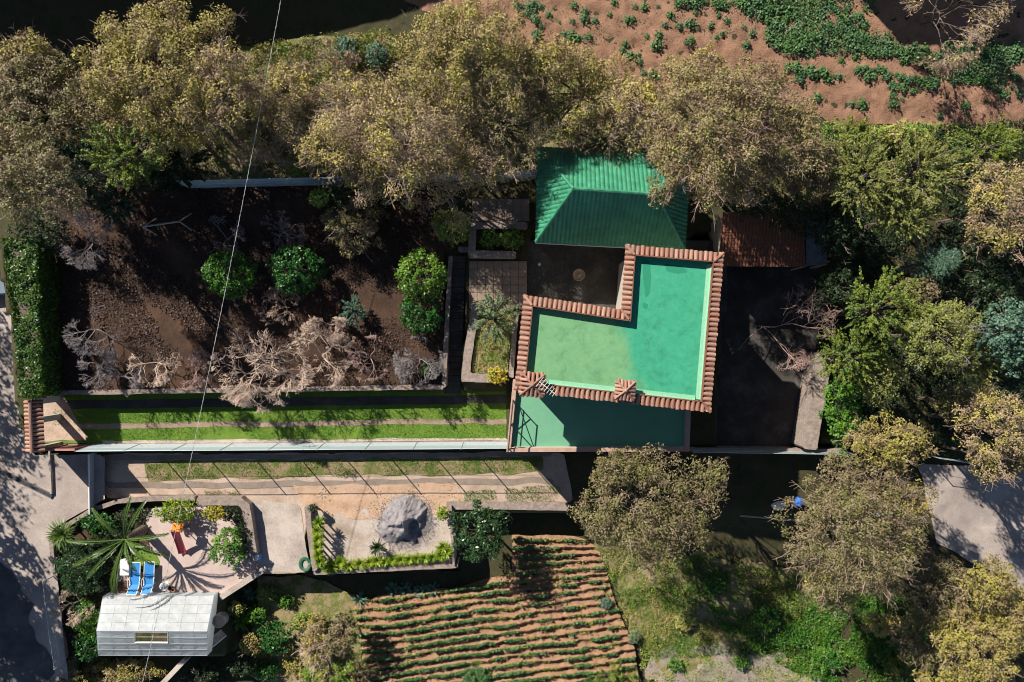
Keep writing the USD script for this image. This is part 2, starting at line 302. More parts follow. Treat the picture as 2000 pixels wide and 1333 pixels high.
# ------------------------------------------------------------------ terrain
ORCH, LAWN, PATH, COURT, FIELD = 1.15, 0.0, -1.0, -1.0, -2.8
YK = np.array([-3000, -600, -250, 0, 240, 352, 366, 480, 640, 800, 864, 872, 985, 1000, 1050, 1120, 1200, 1400, 3000], float)
ZK = np.array([9, 5, 3.2, 2.4, 1.8, 1.35, 1.15, .9, .5, .15, 0, -1, -1.05, -1.15, -2.2, -2.75, -2.85, -3.1, -8], float)
def region(pts, z, dz=0.05): return (Polygon(WP(pts, z)), z - dz)
P_ORCH = [(98, 362), (868, 362), (866, 758), (98, 766)]
P_LAWN = [(70, 768), (1012, 760), (1002, 862), (85, 866)]
P_ROADW = [(-400, 480), (20, 480), (40, 640), (42, 780), (62, 890), (205, 888), (205, 975), (100, 1035), (110, 1110), (118, 1180), (140, 1400), (-400, 1500)]
P_PATH = [(200, 886), (1100, 884), (1120, 980), (600, 985), (590, 1120), (500, 1120), (488, 985), (200, 972)]
P_GARDEN = [(95, 1040), (175, 995), (380, 970), (482, 975), (505, 1085), (530, 1110), (440, 1170), (440, 1290), (120, 1290), (105, 1180)]
P_COURT = [(598, 982), (880, 984), (886, 1108), (618, 1120)]
P_FURROW = [(520, 1120), (620, 1125), (900, 1115), (900, 1000), (1100, 996), (1160, 1060), (1215, 1190), (1255, 1340), (1270, 1500), (700, 1500), (500, 1500)]
P_HOUSE = [(1000, 600), (1230, 600), (1230, 500), (1420, 500), (1400, 880), (985, 880)]
P_TERR = [(912, 388), (1048, 388), (1020, 600), (1008, 745), (900, 746)]
P_YARD = [(1025, 470), (1420, 470), (1420, 610), (1020, 610)]
P_EAST = [(1340, 470), (1605, 415), (1605, 700), (1580, 880), (1340, 880)]
HREG = [region(P_ROADW, -.6), region(P_ORCH, ORCH), region(P_LAWN, LAWN), region(P_PATH, PATH), region(P_GARDEN, -1.05), region(P_COURT, COURT),
        region(P_FURROW, FIELD, .28), region(P_EAST, -.75), region(P_TERR, 1.35), region(P_YARD, 1.1), region(P_HOUSE, .1)]
P_STAIR = Polygon(WP([(868, 495), (912, 495), (904, 772), (866, 772)], .5))
def gz(x, y, bump=True):
    x = np.asarray(x, float); y = np.asarray(y, float)
    z = np.interp(CY - y * PXM, YK, ZK)
    # the driveway east of the big trees stays level, and the bank west of the furrowed field is gentler
    ez = np.clip((x - 20) / 5, 0, 1) * np.clip((-y - 6.5) / 2, 0, 1)
    z = z * (1 - ez) + ez * np.interp(CY - y * PXM, [800, 900, 1130, 1400], [-.2, -1.0, -1.6, -2.6])
    if bump:
        p = np.stack([x, y, 0 * x], -1)
        z = z + (meshkit.fbm(p * .35, 4, 3) - .5) * .35 + (meshkit.fbm(p * 1.7, 3, 9) - .5) * .12
    for poly, zz in HREG:
        inside = shapely.contains_xy(poly, x, y)
        z = np.where(inside, zz, z)
    inside = shapely.contains_xy(P_STAIR, x, y)
    z = np.where(inside, np.interp(y, [W(0, 772)[1], W(0, 500)[1]], [-.3, 1.0]), z)
    return z
def gz1(x, y): return float(gz(np.array([x]), np.array([y]), True)[0])
xs = np.concatenate([[-400, -220, -120, -75, -55], np.arange(-42, 42.01, .24), [55, 75, 120, 220, 400]])
ys = np.concatenate([[-400, -220, -120, -75, -50], np.arange(-30, 34.01, .24), [45, 60, 120, 220, 400]])
X, Y = np.meshgrid(xs, ys)
Zg = gz(X.ravel(), Y.ravel())
nx, ny = len(xs), len(ys)
idx = np.arange(nx * ny).reshape(ny, nx)
F = np.stack([idx[:-1, :-1], idx[:-1, 1:], idx[1:, 1:], idx[1:, :-1]], -1).reshape(-1, 4)
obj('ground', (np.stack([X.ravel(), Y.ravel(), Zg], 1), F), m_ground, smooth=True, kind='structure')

def tri_fill(poly, res, rng, jitter=.25):
    poly = poly.buffer(0)
    b = []
    for ring in [poly.exterior, *poly.interiors]:
        n = max(8, int(ring.length / res))
        b += [ring.interpolate(i / n, normalized=True).coords[0] for i in range(n)]
    b = np.array(b)
    x0, y0, x1, y1 = poly.bounds
    gx, gy = np.meshgrid(np.arange(x0, x1, res), np.arange(y0, y1, res))
    g = np.stack([gx.ravel(), gy.ravel()], 1) + rng.uniform(-jitter, jitter, (gx.size, 2)) * res
    g = g[shapely.contains_xy(poly.buffer(-res * .5), g[:, 0], g[:, 1])]
    p = np.vstack([b, g])
    t = Delaunay(p).simplices
    c = p[t].mean(1)
    t = t[shapely.contains_xy(poly, c[:, 0], c[:, 1])]
    a = p[t]
    cr = (a[:, 1, 0] - a[:, 0, 0]) * (a[:, 2, 1] - a[:, 0, 1]) - (a[:, 1, 1] - a[:, 0, 1]) * (a[:, 2, 0] - a[:, 0, 0])
    t[cr < 0] = t[cr < 0][:, ::-1]
    return p, t
def rough_poly(pts, z, rough, seed, step=.3):
    poly = Polygon(WP(pts, z)).buffer(0)
    if not rough: return poly
    n = int(poly.length / step)
    q = np.array([poly.exterior.interpolate(i / n, normalized=True).coords[0] for i in range(n)])
    q3 = np.stack([q[:, 0], q[:, 1], 0 * q[:, 0]], 1)
    d = np.stack([meshkit.fbm(q3 * .8, 4, seed), meshkit.fbm(q3 * .8 + 50, 4, seed)], 1) - .5
    return Polygon(q + d * 2 * rough).buffer(0)
def sheet(name, pts, z, mat, res=.4, rough=0.0, seed=1, zf=None, follow=False, lift=.06, smooth=True):
    rng = np.random.default_rng(seed)
    poly = rough_poly(pts, z, rough, seed)
    if poly.geom_type != 'Polygon': poly = max(poly.geoms, key=lambda g: g.area)
    p, t = tri_fill(poly, res, rng)
    zz = gz(p[:, 0], p[:, 1]) + lift if follow else np.full(len(p), float(z))
    if zf is not None: zz = zz + zf(p[:, 0], p[:, 1])
    return obj(name, (np.column_stack([p, zz]), t), mat, smooth=smooth, kind='structure')
def fb(sc, amp, seed=0, oc=4):
    return lambda x, y: (meshkit.fbm(np.stack([x * sc, y * sc, 0 * x], -1), oc, seed) - .5) * amp

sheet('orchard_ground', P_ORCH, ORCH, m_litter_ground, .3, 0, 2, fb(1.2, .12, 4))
# upper lawn strips and tracks
LW = lambda a, b, c, d, x0=100, x1=1000: [(x0, a), (x1, b), (x1, d), (x0, c)]
sheet('lawn', LW(764, 752, 866, 864, 80, 1008), LAWN, m_lawn, .4, 0, 3)
sheet('track', LW(783, 771, 800, 788, 90, 1004), .012, m_darkpave, .4, .05, 4)
sheet('track', [(92, 828), (1000, 818), (1000, 828), (92, 839)], .012, mat_noise('worn_track', [(.16, .115, .08), (.30, .22, .165), (.42, .32, .25)], 1.5, bump=.3, bscale=12), .3, .12, 5)
sheet('gravel_strip', [(200, 861), (995, 855), (995, 866), (200, 868)], .014, m_concrete, .3, .1, 6)
sheet('entrance_apron', [(76, 768), (118, 768), (175, 858), (76, 866)], .016, m_path, .3, .15, 7)
# lower path
sheet('driveway', P_PATH, PATH, m_path, .35, .08, 8, fb(.8, .05, 2))
sheet('verge', [(285, 902), (1060, 892), (1060, 925), (285, 938)], PATH + .02, m_drygrass, .3, .25, 9, fb(1.5, .05, 3))
def tracks(y0, y1, seed):
    return [(205, y0), (560, y0 - 2), (1080, y0 - 8), (1080, y1 - 8), (560, y1 - 2), (205, y1)]
m_wheel = mat_noise('wheel_track', [(.14, .11, .085), (.27, .215, .175), (.36, .29, .24)], 1.4, bump=.35, bscale=14)
sheet('wheel_track', tracks(942, 954, 1), PATH + .016, m_wheel, .25, .18, 35)
sheet('wheel_track', tracks(890, 899, 2), PATH + .016, m_wheel, .25, .14, 36)
sheet('sandy_ground', [(575, 948), (900, 945), (905, 985), (880, 1000), (820, 1010), (700, 1012), (640, 1005), (600, 990)], PATH + .03, m_sand, .25, .25, 10, fb(1.2, .10, 5))
sheet('driveway', [(486, 976), (585, 985), (606, 1118), (508, 1118), (500, 1075)], PATH + .02, m_concrete, .3, .1, 11)
sheet('court', [(600, 990), (880, 990), (884, 1106), (622, 1116)], COURT + .01, m_courtfloor, .3, 0, 12, fb(.9, .03, 6))
sheet('road', P_ROADW, -.6, m_road, .5, .1, 13, fb(.5, .06, 7))
sheet('asphalt_road', [(-300, 1060), (0, 1085), (28, 1130), (62, 1220), (100, 1290), (118, 1400), (-300, 1500)], -.585, m_asphalt, .25, 1.0, 14, fb(.5, .05, 7))
sheet('paving', [(285, 1010), (300, 990), (470, 985), (490, 1070), (520, 1108), (432, 1160), (215, 1162), (222, 1120), (300, 1115)], -1.03, m_pinkpave, .35, .05, 15)
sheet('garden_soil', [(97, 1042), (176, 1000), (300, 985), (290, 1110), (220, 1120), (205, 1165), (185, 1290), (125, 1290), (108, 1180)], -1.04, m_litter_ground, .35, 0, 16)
sheet('lawn', [(252, 1085), (275, 1070), (303, 1078), (312, 1100), (308, 1112), (250, 1112)], -1.02, m_lawn, .2, .08, 17)
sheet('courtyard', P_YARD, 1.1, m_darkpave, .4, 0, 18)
sheet('east_yard', P_EAST, -.75, m_darkpave, .5, 0, 19)  # shade painted into the floor colour; sunk so the house shadow reaches further
sheet('gravel_driveway', [(1790, 905), (2300, 925), (2300, 1300), (2010, 1180), (1970, 1130), (1900, 1100), (1830, 1060)], -1.2, m_road, .4, .2, 20, None, True, .1)
# upper field of red earth
def clod(x, y):
    p = np.stack([x, y, 0 * x], -1)
    row = np.sin((y + .16 * x + .4 * meshkit.fbm(p * .3, 2, 1)) * 2 * np.pi / 1.35)
    return (meshkit.fbm(p * 4.5, 4, 8) - .5) * .15 + row * .022
sheet('red_field', [(640, -60), (860, 40), (900, 60), (1060, 110), (1220, 160), (1300, 170), (1500, 175), (1560, 215), (1660, 245), (1800, 250), (1990, 262), (2200, 262), (2300, -500), (300, -500), (300, -60)], 2.1, m_redsoil, .16, .45, 21, clod, True, .04)
sheet('grass_bank', [(470, 95), (760, 60), (790, 110), (700, 150), (560, 175), (480, 160)], 2.0, m_drygrass, .35, .3, 22, fb(1.2, .15, 3), True, .12)
# furrows
def rowphase(x, y):
    px = CX + x * PXM * CAM_H / (CAM_H - FIELD); py = CY - y * PXM * CAM_H / (CAM_H - FIELD)
    sl = np.interp(py, [1055, 1150], [0.0, .135])
    py2 = py + sl * (px - 1000) - np.interp(px, [700, 1000], [0, 0])
    p = np.stack([x, y, 0 * x], -1)
    return (py2 - 1052) / 16.4 + (meshkit.fbm(p * .5, 2, 4) - .5) * .5 + (meshkit.fbm(p * 1.8, 2, 14) - .5) * .3
def furrow(x, y):
    p = np.stack([x, y, 0 * x], -1)
    ph = rowphase(x, y)
    am = .55 + .9 * meshkit.fbm(p * .9, 3, 21)
    return am * (.135 * np.cos(2 * np.pi * ph) + .022 * np.cos(4 * np.pi * ph)) + (meshkit.fbm(p * 4.5, 4, 2) - .5) * .20
P_ROWS = [(690, 1180), (760, 1160), (880, 1148), (1000, 1120), (1000, 1046), (1120, 1046), (1165, 1062), (1178, 1100), (1205, 1185), (1240, 1270), (1250, 1345), (880, 1420), (720, 1340), (700, 1250)]
sheet('furrowed_field', P_ROWS, FIELD + .02, m_furrow, .075, .12, 23, furrow)
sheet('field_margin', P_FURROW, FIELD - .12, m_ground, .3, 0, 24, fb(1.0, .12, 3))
sheet('stony_ground', [(1262, 1290), (1330, 1255), (1440, 1262), (1540, 1290), (1600, 1330), (1600, 1420), (1262, 1420)], -2.9, mat_noise('pale_stony', [(.04, .05, .015), (.11, .10, .05), (.34, .28, .24), (.10, .11, .035), (.26, .20, .15)], 1.6, bump=.7, bscale=9), .22, 1.1, 25, fb(1.8, .16, 2), True, .1)

sheet('slope_grass', [(1150, 1060), (1230, 1060), (1430, 1090), (1560, 1100), (1690, 1170), (1600, 1250), (1460, 1260), (1290, 1330), (1265, 1290), (1225, 1190), (1180, 1100)], -2.7, m_drygrass, .3, 1.3, 26, fb(1.2, .12, 2), True, .09)
sheet('weedy_ground', [(505, 1122), (615, 1128), (690, 1160), (700, 1210), (705, 1330), (560, 1345), (480, 1320), (500, 1200)], FIELD + .02, m_drygrass, .25, .3, 27, fb(1.5, .14, 3))
sheet('bank_ground', [(470, 110), (700, 110), (1060, 130), (1300, 185), (1560, 235), (1620, 300), (1600, 410), (1060, 300), (640, 350), (370, 358), (380, 250)], 1.8, m_drygrass, .4, .4, 28, fb(1.0, .15, 2), True, .05)
# ------------------------------------------------------------------ vegetation builders
def segs_mesh(S, n=3):
    S = np.array(S, float)
    return prisms(S[:, 0:3], S[:, 3:6], S[:, 6], S[:, 7], n)
def trunk_segments(base, top, r, rng, limbs, spread):
    """tapered trunk with limbs to the given points"""
    S = []
    base = np.array(base, float); top = np.array(top, float)
    k = 4
    prev = base
    for i in range(k):
        t = (i + 1) / k
        q = base + (top - base) * t + rng.normal(0, .04, 3) * (t < 1) * np.array([1, 1, 0])
        S.append([*prev, *q, r * (1.25 if i == 0 else 1 - .16 * i), r * (1 - .16 * (i + 1))])
        prev = q
    for p in limbs:
        f = rng.uniform(.55, 1.0)
        a = base + (top - base) * f
        m = a + (p - a) * .5 + np.array([0, 0, .15 * np.linalg.norm(p - a)]) * rng.uniform(-.3, .8) + rng.normal(0, .1, 3)
        r1 = r * rng.uniform(.28, .45)
        S.append([*a, *m, r1, r1 * .6]); S.append([*m, *p, r1 * .6, r1 * .22])
    return S
def twig_segments(starts, dirs, length, r, rng, forks=3, up=.3, fine=True):
    """each start sprouts a crooked twig with side twigs"""
    n = len(starts)
    S = []
    d = unit(dirs + rng.normal(0, .35, (n, 3)) + np.array([0, 0, up]))
    m = starts + d * (length * rng.uniform(.3, .6, (n, 1)))
    d2 = unit(d + rng.normal(0, .4, (n, 3)))
    e = m + d2 * (length * rng.uniform(.3, .6, (n, 1)))
    S.append(np.hstack([starts, m, np.full((n, 1), r), np.full((n, 1), r * .7)]))
    S.append(np.hstack([m, e, np.full((n, 1), r * .7), np.full((n, 1), r * .3)]))
    if fine:
        for _ in range(forks):
            t = rng.uniform(.15, 1, (n, 1))
            a = np.where(t < .5, starts + (m - starts) * t * 2, m + (e - m) * (t - .5) * 2)
            d3 = unit(d + rng.normal(0, .8, (n, 3)))
            S.append(np.hstack([a, a + d3 * (length * rng.uniform(.25, .55, (n, 1))), np.full((n, 1), r * .5), np.full((n, 1), r * .2)]))
    return np.vstack(S)
def crown_clumps(c, rx, ry, rv, n, rng, seed, hollow=.5, zmin=-.35, ragged=.35):
    d = unit(rng.normal(size=(n * 3, 3)))
    d = d[d[:, 2] > zmin][:n]
    k = .86 + ragged * 2 * (meshkit.fbm(d * 1.9 + seed * 7.3, 3, seed) - .5)
    u = (hollow + (1 - hollow) * rng.random(len(d)) ** .6)
    return c + d * (k * u)[:, None] * np.array([rx, ry, rv]), d
seedc = [100]
def tree(name, label, cat, px, py, rxp, ryp, ztop, pal, cover=3.0, leaf=(.2, .11), twigs=0, twigmat=None, base=None, rv=None, plume=False, clump=.145, group=None,
         hollow=.45, ragged=.62, trunk_r=None, zmin=-.35, upb=.6, fine=1.0):
    seedc[0] += 1; seed = seedc[0]
    rng = np.random.default_rng(seed)
    z0 = None
    zc = ztop - 1.0
    for _ in range(3):
        c2 = W(px, py, zc)
        z0 = gz1(c2[0], c2[1]) if base is None else base
        rx, ry = Wm(rxp, zc), Wm(ryp, zc)
        rvv = rv or min(.75 * max(rx, ry), .48 * (ztop - z0))
        zc = ztop - rvv * .7
    c = np.array([c2[0], c2[1], ztop - rvv])
    t = thing(name, label, cat, (c[0], c[1], z0), group=group)
    o = np.array([c[0], c[1], z0]); c = c - o
    area = math.pi * rx * ry
    nl = int(area * cover / (leaf[0] * leaf[1] * .5))
    nc = int(np.clip(area / (clump * max(rx, ry)) ** 2 * 1.7, 24, 260))
    cl, d = crown_clumps(c, rx, ry, rvv, nc, rng, seed, hollow, zmin, ragged)
    nc = len(cl)
    # trunk and limbs
    lim = cl[rng.choice(nc, min(nc, 26), replace=False)]
    tr = trunk_r or .05 + .035 * max(rx, ry)
    top = np.array([0, 0, max(.3, c[2] + rvv * .1)])
    obj('trunk', segs_mesh(trunk_segments((0, 0, -.15), top, tr, rng, lim - (lim - top) * .06, 1), 5), m_bark, t)
    if twigs:
        nt = int(area * twigs)
        i = rng.integers(0, nc, nt)
        rc = clump * max(rx, ry)
        st = cl[i] + rng.normal(0, rc * .45, (nt, 3)) - d[i] * rc * .5
        obj('twigs', segs_mesh(twig_segments(st, d[i], .55 + .09 * max(rx, ry), .017, rng, 4)), twigmat or m_twig, t, kind='stuff')
    if nl > 0:
        i = rng.integers(0, nc, nl)
        rc = clump * max(rx, ry) * rng.uniform(.65, 1.25, nc)
        if plume:
            ax = unit(d + rng.normal(0, .25, (nc, 3)) + np.array([0, 0, .15]))
            s = rng.random(nl)
            off = unit(rng.normal(size=(nl, 3))) * (rc[i] * .5 * (1 - .75 * s) * rng.random(nl) ** .5)[:, None]
            pos = cl[i] + ax[i] * ((s - .4) * 2.0 * rc[i])[:, None] + off
            nrm = unit(rng.normal(size=(nl, 3)) * .6 + off * 1.5 + np.array([0, 0, .7]))
            axis = ax[i] + rng.normal(0, .45, (nl, 3))
            v, f = leaf_quads(pos, nrm, leaf[0] * rng.uniform(.7, 1.3, nl), leaf[1], rng, axis)
        else:
            dd = unit(rng.normal(size=(nl, 3)) + d[i] * .6)
            pos = cl[i] + dd * (rc[i] * rng.random(nl) ** .45)[:, None] * np.array([1, 1, .75])
            nrm = unit(rng.normal(size=(nl, 3)) * .6 + dd * .7 + np.array([0, 0, upb]))
            v, f = leaf_quads(pos, nrm, leaf[0] * rng.uniform(.65, 1.3, nl), leaf[1] * rng.uniform(.7, 1.2, nl), rng)
        v[:, 2] = np.maximum(v[:, 2], .03)
        obj('crown', (v, f), L[pal], t, kind='stuff')
    return t
def bare_tree(name, label, cat, px, py, rp, ztop, mat, dens=1.0, base=None, group=None, droop=0.0, r0=.052, twig_r=.0095, leaf=None, leaf_cover=.0):
    seedc[0] += 1
    rng = np.random.default_rng(seedc[0])
    c = W(px, py, ztop - .5)
    z0 = gz1(c[0], c[1]) if base is None else base
    R, H = Wm(rp, ztop - .5), ztop - z0
    t = thing(name, label, cat, (c[0], c[1], z0), group=group)
    h0 = H * rng.uniform(.12, .28)
    lean = rng.normal(0, .12, 2) * R
    n1 = int(rng.integers(3, 6))
    S = [[0, 0, -.1, lean[0] * .5, lean[1] * .5, h0, r0, r0 * .85]]
    P = np.tile([lean[0] * .5, lean[1] * .5, h0], (n1, 1))
    a = rng.uniform(0, 2 * math.pi) + np.arange(n1) * 2 * math.pi / n1 + rng.normal(0, .5, n1)
    D = unit(np.stack([np.cos(a), np.sin(a), rng.uniform(.35, 1.3, n1)], 1))
    Ln = R * rng.uniform(.42, .66, n1)
    rad = np.full(n1, r0 * .62)
    kids = (3.2, 3.1, 2.9, 2.9 + .5 * dens, 2.2 + .9 * dens)
    fine = None
    for lv in range(6):
        bend = unit(D + rng.normal(0, .30, D.shape))
        m = P + D * (Ln * .5)[:, None]
        e = m + bend * (Ln * .5)[:, None]
        over = np.maximum(np.linalg.norm(e[:, :2], axis=1) / (R * 1.08), 1)
        e[:, :2] /= (over ** rng.uniform(.55, 1.25, len(over)))[:, None]
        e[:, 2] = np.clip(e[:, 2], .1, H)
        seg = np.vstack([np.column_stack([P, m, rad, rad * .85]), np.column_stack([m, e, rad * .85, rad * .62])])
        if lv < 2: S += seg.tolist()
        else: fine = seg if fine is None else np.vstack([fine, seg])
        if lv == 5: break
        k = rng.poisson(kids[lv], len(P)).clip(1, 5)
        ix = np.repeat(np.arange(len(P)), k)
        f = np.where(rng.random(len(ix)) < .6, 1.0, rng.uniform(.25, .95, len(ix)))[:, None]
        P2 = np.where(f < .5, P[ix] + (m[ix] - P[ix]) * f * 2, m[ix] + (e[ix] - m[ix]) * (f - .5) * 2)
        out = unit(P2 * np.array([1, 1, 0]) + 1e-6)
        D = unit(bend[ix] + rng.normal(0, .60, (len(ix), 3)) + out * .30 + np.array([0, 0, .12 - droop]))
        Ln = Ln[ix] * rng.uniform(.58, .92, len(ix))
        rad = np.maximum(rad[ix] * rng.uniform(.5, .74, len(ix)), twig_r)
        P = P2
    obj('trunk', segs_mesh(S, 5), mat if r0 > .05 else m_bark, t)
    obj('twigs', segs_mesh(fine), mat, t, kind='stuff')
    if leaf:
        n = int(math.pi * R * R * leaf_cover / .012)
        i = rng.integers(0, len(fine), n)
        pos = fine[i, 3:6] + rng.normal(0, .05, (n, 3))
        obj('leaves', leaf_quads(pos, unit(rng.normal(size=(n, 3)) + [0, 0, .6]), .16, .09, rng), L[leaf], t, kind='stuff')
    return t
def ground_leaves(name, pts, z, pal, dens, size, h, seed, label, cat=None, mask=None, rough=.4, follow=True, upright=False, lift=.08, poly=None, zf=None):
    """uncountable low cover: one mesh of small blades or leaves over a patch"""
    rng = np.random.default_rng(seed)
    poly = poly or rough_poly(pts, z, rough, seed)
    x0, y0, x1, y1 = poly.bounds
    n = int((x1 - x0) * (y1 - y0) * dens)
    p = np.stack([rng.uniform(x0, x1, n), rng.uniform(y0, y1, n)], 1)
    keep = shapely.contains_xy(poly, p[:, 0], p[:, 1])
    if mask is not None: keep &= mask(p[:, 0], p[:, 1], rng)
    p = p[keep]; n = len(p)
    zz = (gz(p[:, 0], p[:, 1]) + lift) if follow else (np.full(n, float(z)) if zf is None else float(z) + zf(p[:, 0], p[:, 1]))
    hh = h * rng.random(n) * (.4 + 1.2 * meshkit.fbm(np.stack([p[:, 0], p[:, 1], 0 * zz], 1) * 1.3, 3, seed))
    pos = np.column_stack([p, zz + hh])
    if upright:
        nrm = unit(rng.normal(size=(n, 3)) * np.array([1, 1, .5]) + np.array([0, 0, .35]))
        v, f = leaf_quads(pos, nrm, size[0] * rng.uniform(.6, 1.4, n), size[1], rng, axis=rng.normal(0, .5, (n, 3)) + np.array([0, 0, 1]))
    else:
        nrm = unit(rng.normal(size=(n, 3)) * .55 + np.array([0, 0, 1]))
        v, f = leaf_quads(pos, nrm, size[0] * rng.uniform(.6, 1.4, n), size[1] * rng.uniform(.7, 1.3, n), rng)
    return tag(obj(name, (v, f), L[pal]), label, cat, None, 'stuff')
def nmask(scale, lo, seed):
    def m(x, y, rng):
        return meshkit.fbm(np.stack([x * scale, y * scale, 0 * x], -1), 4, seed) + rng.normal(0, .04, len(x)) > lo
    return m

# ------------------------------------------------------------------ main house
ZR, ZT, ZTE = 6.45, 6.75, 3.35
OUT = WP([(1222, 478), (1414, 494), (1388, 806), (1004, 764), (1023, 576), (1213, 605)], ZT)   # outer edge of the roof tiles, clockwise seen from above
outp = Polygon(OUT)
house = thing('flat_roofed_house', 'flat roofed house, green painted roof with terracotta tile rim, lower green terrace to the south', 'house', (0, 0, 0))
inner = outp.buffer(-.62, join_style=2)
wallp = outp.buffer(-.45, join_style=2)
def extr(poly, z0, z1):
    m = trimesh.creation.extrude_polygon(poly, z1 - z0, engine='earcut'); m.apply_translation([0, 0, z0]); return m
hw = obj('wall', extr(wallp, 0, 6.2), m_render, house)
p, t_ = tri_fill(outp.buffer(-.52, join_style=2), .35, np.random.default_rng(5))
roof = obj('roof', (np.column_stack([p, ZR + fb(.6, .03, 3)(p[:, 0], p[:, 1])]), t_), m_roof, house, smooth=True)
parp = outp.buffer(-.12, join_style=2).difference(outp.buffer(-.535, join_style=2))
obj('parapet', extr(parp, 6.2, ZT - .03), m_roofedge, house)
obj('inner_curb', extr(outp.buffer(-.495, join_style=2).difference(outp.buffer(-.545, join_style=2)), ZT - .2, ZT + .10), m_oldtile, house)
obj('mortar_bed', extr(outp.buffer(-.03, join_style=2).difference(outp.buffer(-.48, join_style=2)), ZT - .028, ZT + .0), m_oldtile, house)
# pale painted upstand fillet along the inner south and east sides
fil = outp.buffer(-.575, join_style=2).difference(outp.buffer(-.80, join_style=2))
e_, s_ = OUT[2] - OUT[1], OUT[3] - OUT[2]
def side_strip(a, b, w0, w1, inset0, inset1):
    d = unit(b - a); n = np.array([d[1], -d[0]])      # clockwise ring: inward normal
    A, B = a + d * inset0, b - d * inset1
    return A, B, d, n
for (a, b, i0, i1, nm) in ((OUT[1], OUT[2], .62, .62, 'fillet'), (OUT[2], OUT[3], .84, 1.75, 'fillet')):
    A, B, d, n = side_strip(a, b, 0, 0, i0, i1)
    v = []
    for q in (A, B):
        v += [[*(q + n * .50), ZR + .16], [*(q + n * .62), ZR + .07], [*(q + n * .78), ZR + .025], [*(q + n * .50), ZR - .03], [*(q + n * .78), ZR - .03]]
    f = [[0, 5, 6, 1], [1, 6, 7, 2], [2, 7, 9, 4], [0, 1, 2, 4], [5, 8, 9, 7], [0, 3, 8, 5]]
    obj(nm, (np.array(v), np.array(f)), m_roofedge, house)

def barrel(length, r0, r1, th=.018, n=6):
    """half round tile along +y from 0 to length, opening down"""
    a = np.linspace(0, math.pi, n + 1)
    v = []
    for (y, r) in ((0, r0), (length, r1)):
        for k in a: v.append([r * math.cos(k), y, r * math.sin(k) * .8])
        for k in a: v.append([(r - th) * math.cos(k), y, (r - th) * math.sin(k) * .8])
    m = n + 1; f = []
    for i in range(n):
        f += [[i, i + 1, 2 * m + i + 1, 2 * m + i], [m + i, 3 * m + i, 3 * m + i + 1, m + i + 1], [i, m + i, m + i + 1, i + 1], [2 * m + i, 2 * m + i + 1, 3 * m + i + 1, 3 * m + i]]
    return np.array(v), np.array(f)
def place_tile(parent, o, d, length, tilt, r=.105, mat=None, rng=None, taper=.85, name='tile'):
    """tile starts at o and runs along the horizontal direction d, dropping by tilt (radians)"""
    v, f = barrel(length, r * taper, r)
    c, s = math.cos(tilt), math.sin(tilt)
    y = np.array([d[0] * c, d[1] * c, -s]); x = np.array([d[1], -d[0], 0.0]); z = np.cross(x, y)
    R = np.stack([x, y, z], 1)
    return obj(name, (v @ R.T + np.asarray(o), f), mat or m_tile, parent)
rt = np.random.default_rng(77)
n_ = len(OUT)
TD = .50
def mitre_len(s, convex): return min(TD, max(s, 0.0)) if convex else TD - max(-s, 0.0)
for i in range(n_):
    a, b = OUT[i], OUT[(i + 1) % n_]
    d = unit(b - a); n = np.array([d[1], -d[0]])
    Ls = np.linalg.norm(b - a)
    cv0, cv1 = i != 5, (i + 1) % n_ != 5
    s0, s1 = (.16 if cv0 else -.42), (.16 if cv1 else -.42)
    k = int(round((Ls - s0 - s1) / .262))
    pitch = (Ls - s0 - s1) / k
    for j in range(k + 1):
        u = s0 + pitch * j
        if i == 2 and Ls - u < 1.25: continue
        l0 = mitre_len(u, cv0) if u < TD else TD
        l1 = mitre_len(Ls - u, cv1) if Ls - u < TD else TD
        if cv0 and cv1: ln, dep = min(l0, l1), min(l0, l1)
        else:
            ln = min(l0, l1); dep = TD if ((not cv0 and u < 0) or (not cv1 and Ls - u < 0)) else ln
        if ln < .12: continue
        q = a + d * u + n * (dep + rt.normal(0, .006))
        place_tile(house, (*q, ZT + .03 - (TD - dep) * .17), -n + d * rt.normal(0, .025), ln + rt.normal(0, .012), .17, .112)
for ci in (0, 1, 2, 4, 5):
    c = OUT[ci]; pr, nxt = OUT[ci - 1], OUT[(ci + 1) % n_]
    if ci != 5:
        bis = unit(unit(c - pr) + unit(c - nxt)); st = c - bis * .70
        place_tile(house, (*st, ZT + .09), bis, .70, .15, .085, name='hip_tile')
    else:
        bis = unit(unit(pr - c) + unit(nxt - c)); st = c - bis * .66
        place_tile(house, (*st, ZT + .06), bis, .66, .10, .075, name='hip_tile')
dr_ = W(1197, 769, ZR)
obj('drain', lathe([(.005, .03), (.09, .03), (.1, .0)], 14) if False else MB().bar((dr_[0], dr_[1], ZR - .02), (dr_[0], dr_[1], ZR + .045), .09, n=12).mesh, m_darksteel, house)
m_stain = mat_noise('roof_stain', [(.02, .23, .13), (.028, .265, .15)], 2, bump=.1)
for pts_, sd_ in (([(1256, 510), (1271, 511), (1273, 545), (1268, 578), (1260, 582), (1257, 550)], 3), ([(1258, 592), (1266, 594), (1264, 604), (1257, 602)], 4), ([(1298, 516), (1330, 520), (1346, 532), (1322, 536), (1300, 530)], 5), ([(1090, 745), (1150, 752), (1180, 762), (1100, 757)], 6)):  # third outline paints a leaf shadow; the first, long one is a water stain
    pl_ = rough_poly(pts_, ZR, .12, sd_, .12)
    pl_ = pl_ if pl_.geom_type == 'Polygon' else max(pl_.geoms, key=lambda g: g.area)
    p, t_ = tri_fill(pl_, .15, np.random.default_rng(sd_))
    obj('water_stain', (np.column_stack([p, ZR + .004 + fb(.6, .03, 3)(p[:, 0], p[:, 1])]), t_), m_stain, house, smooth=True)
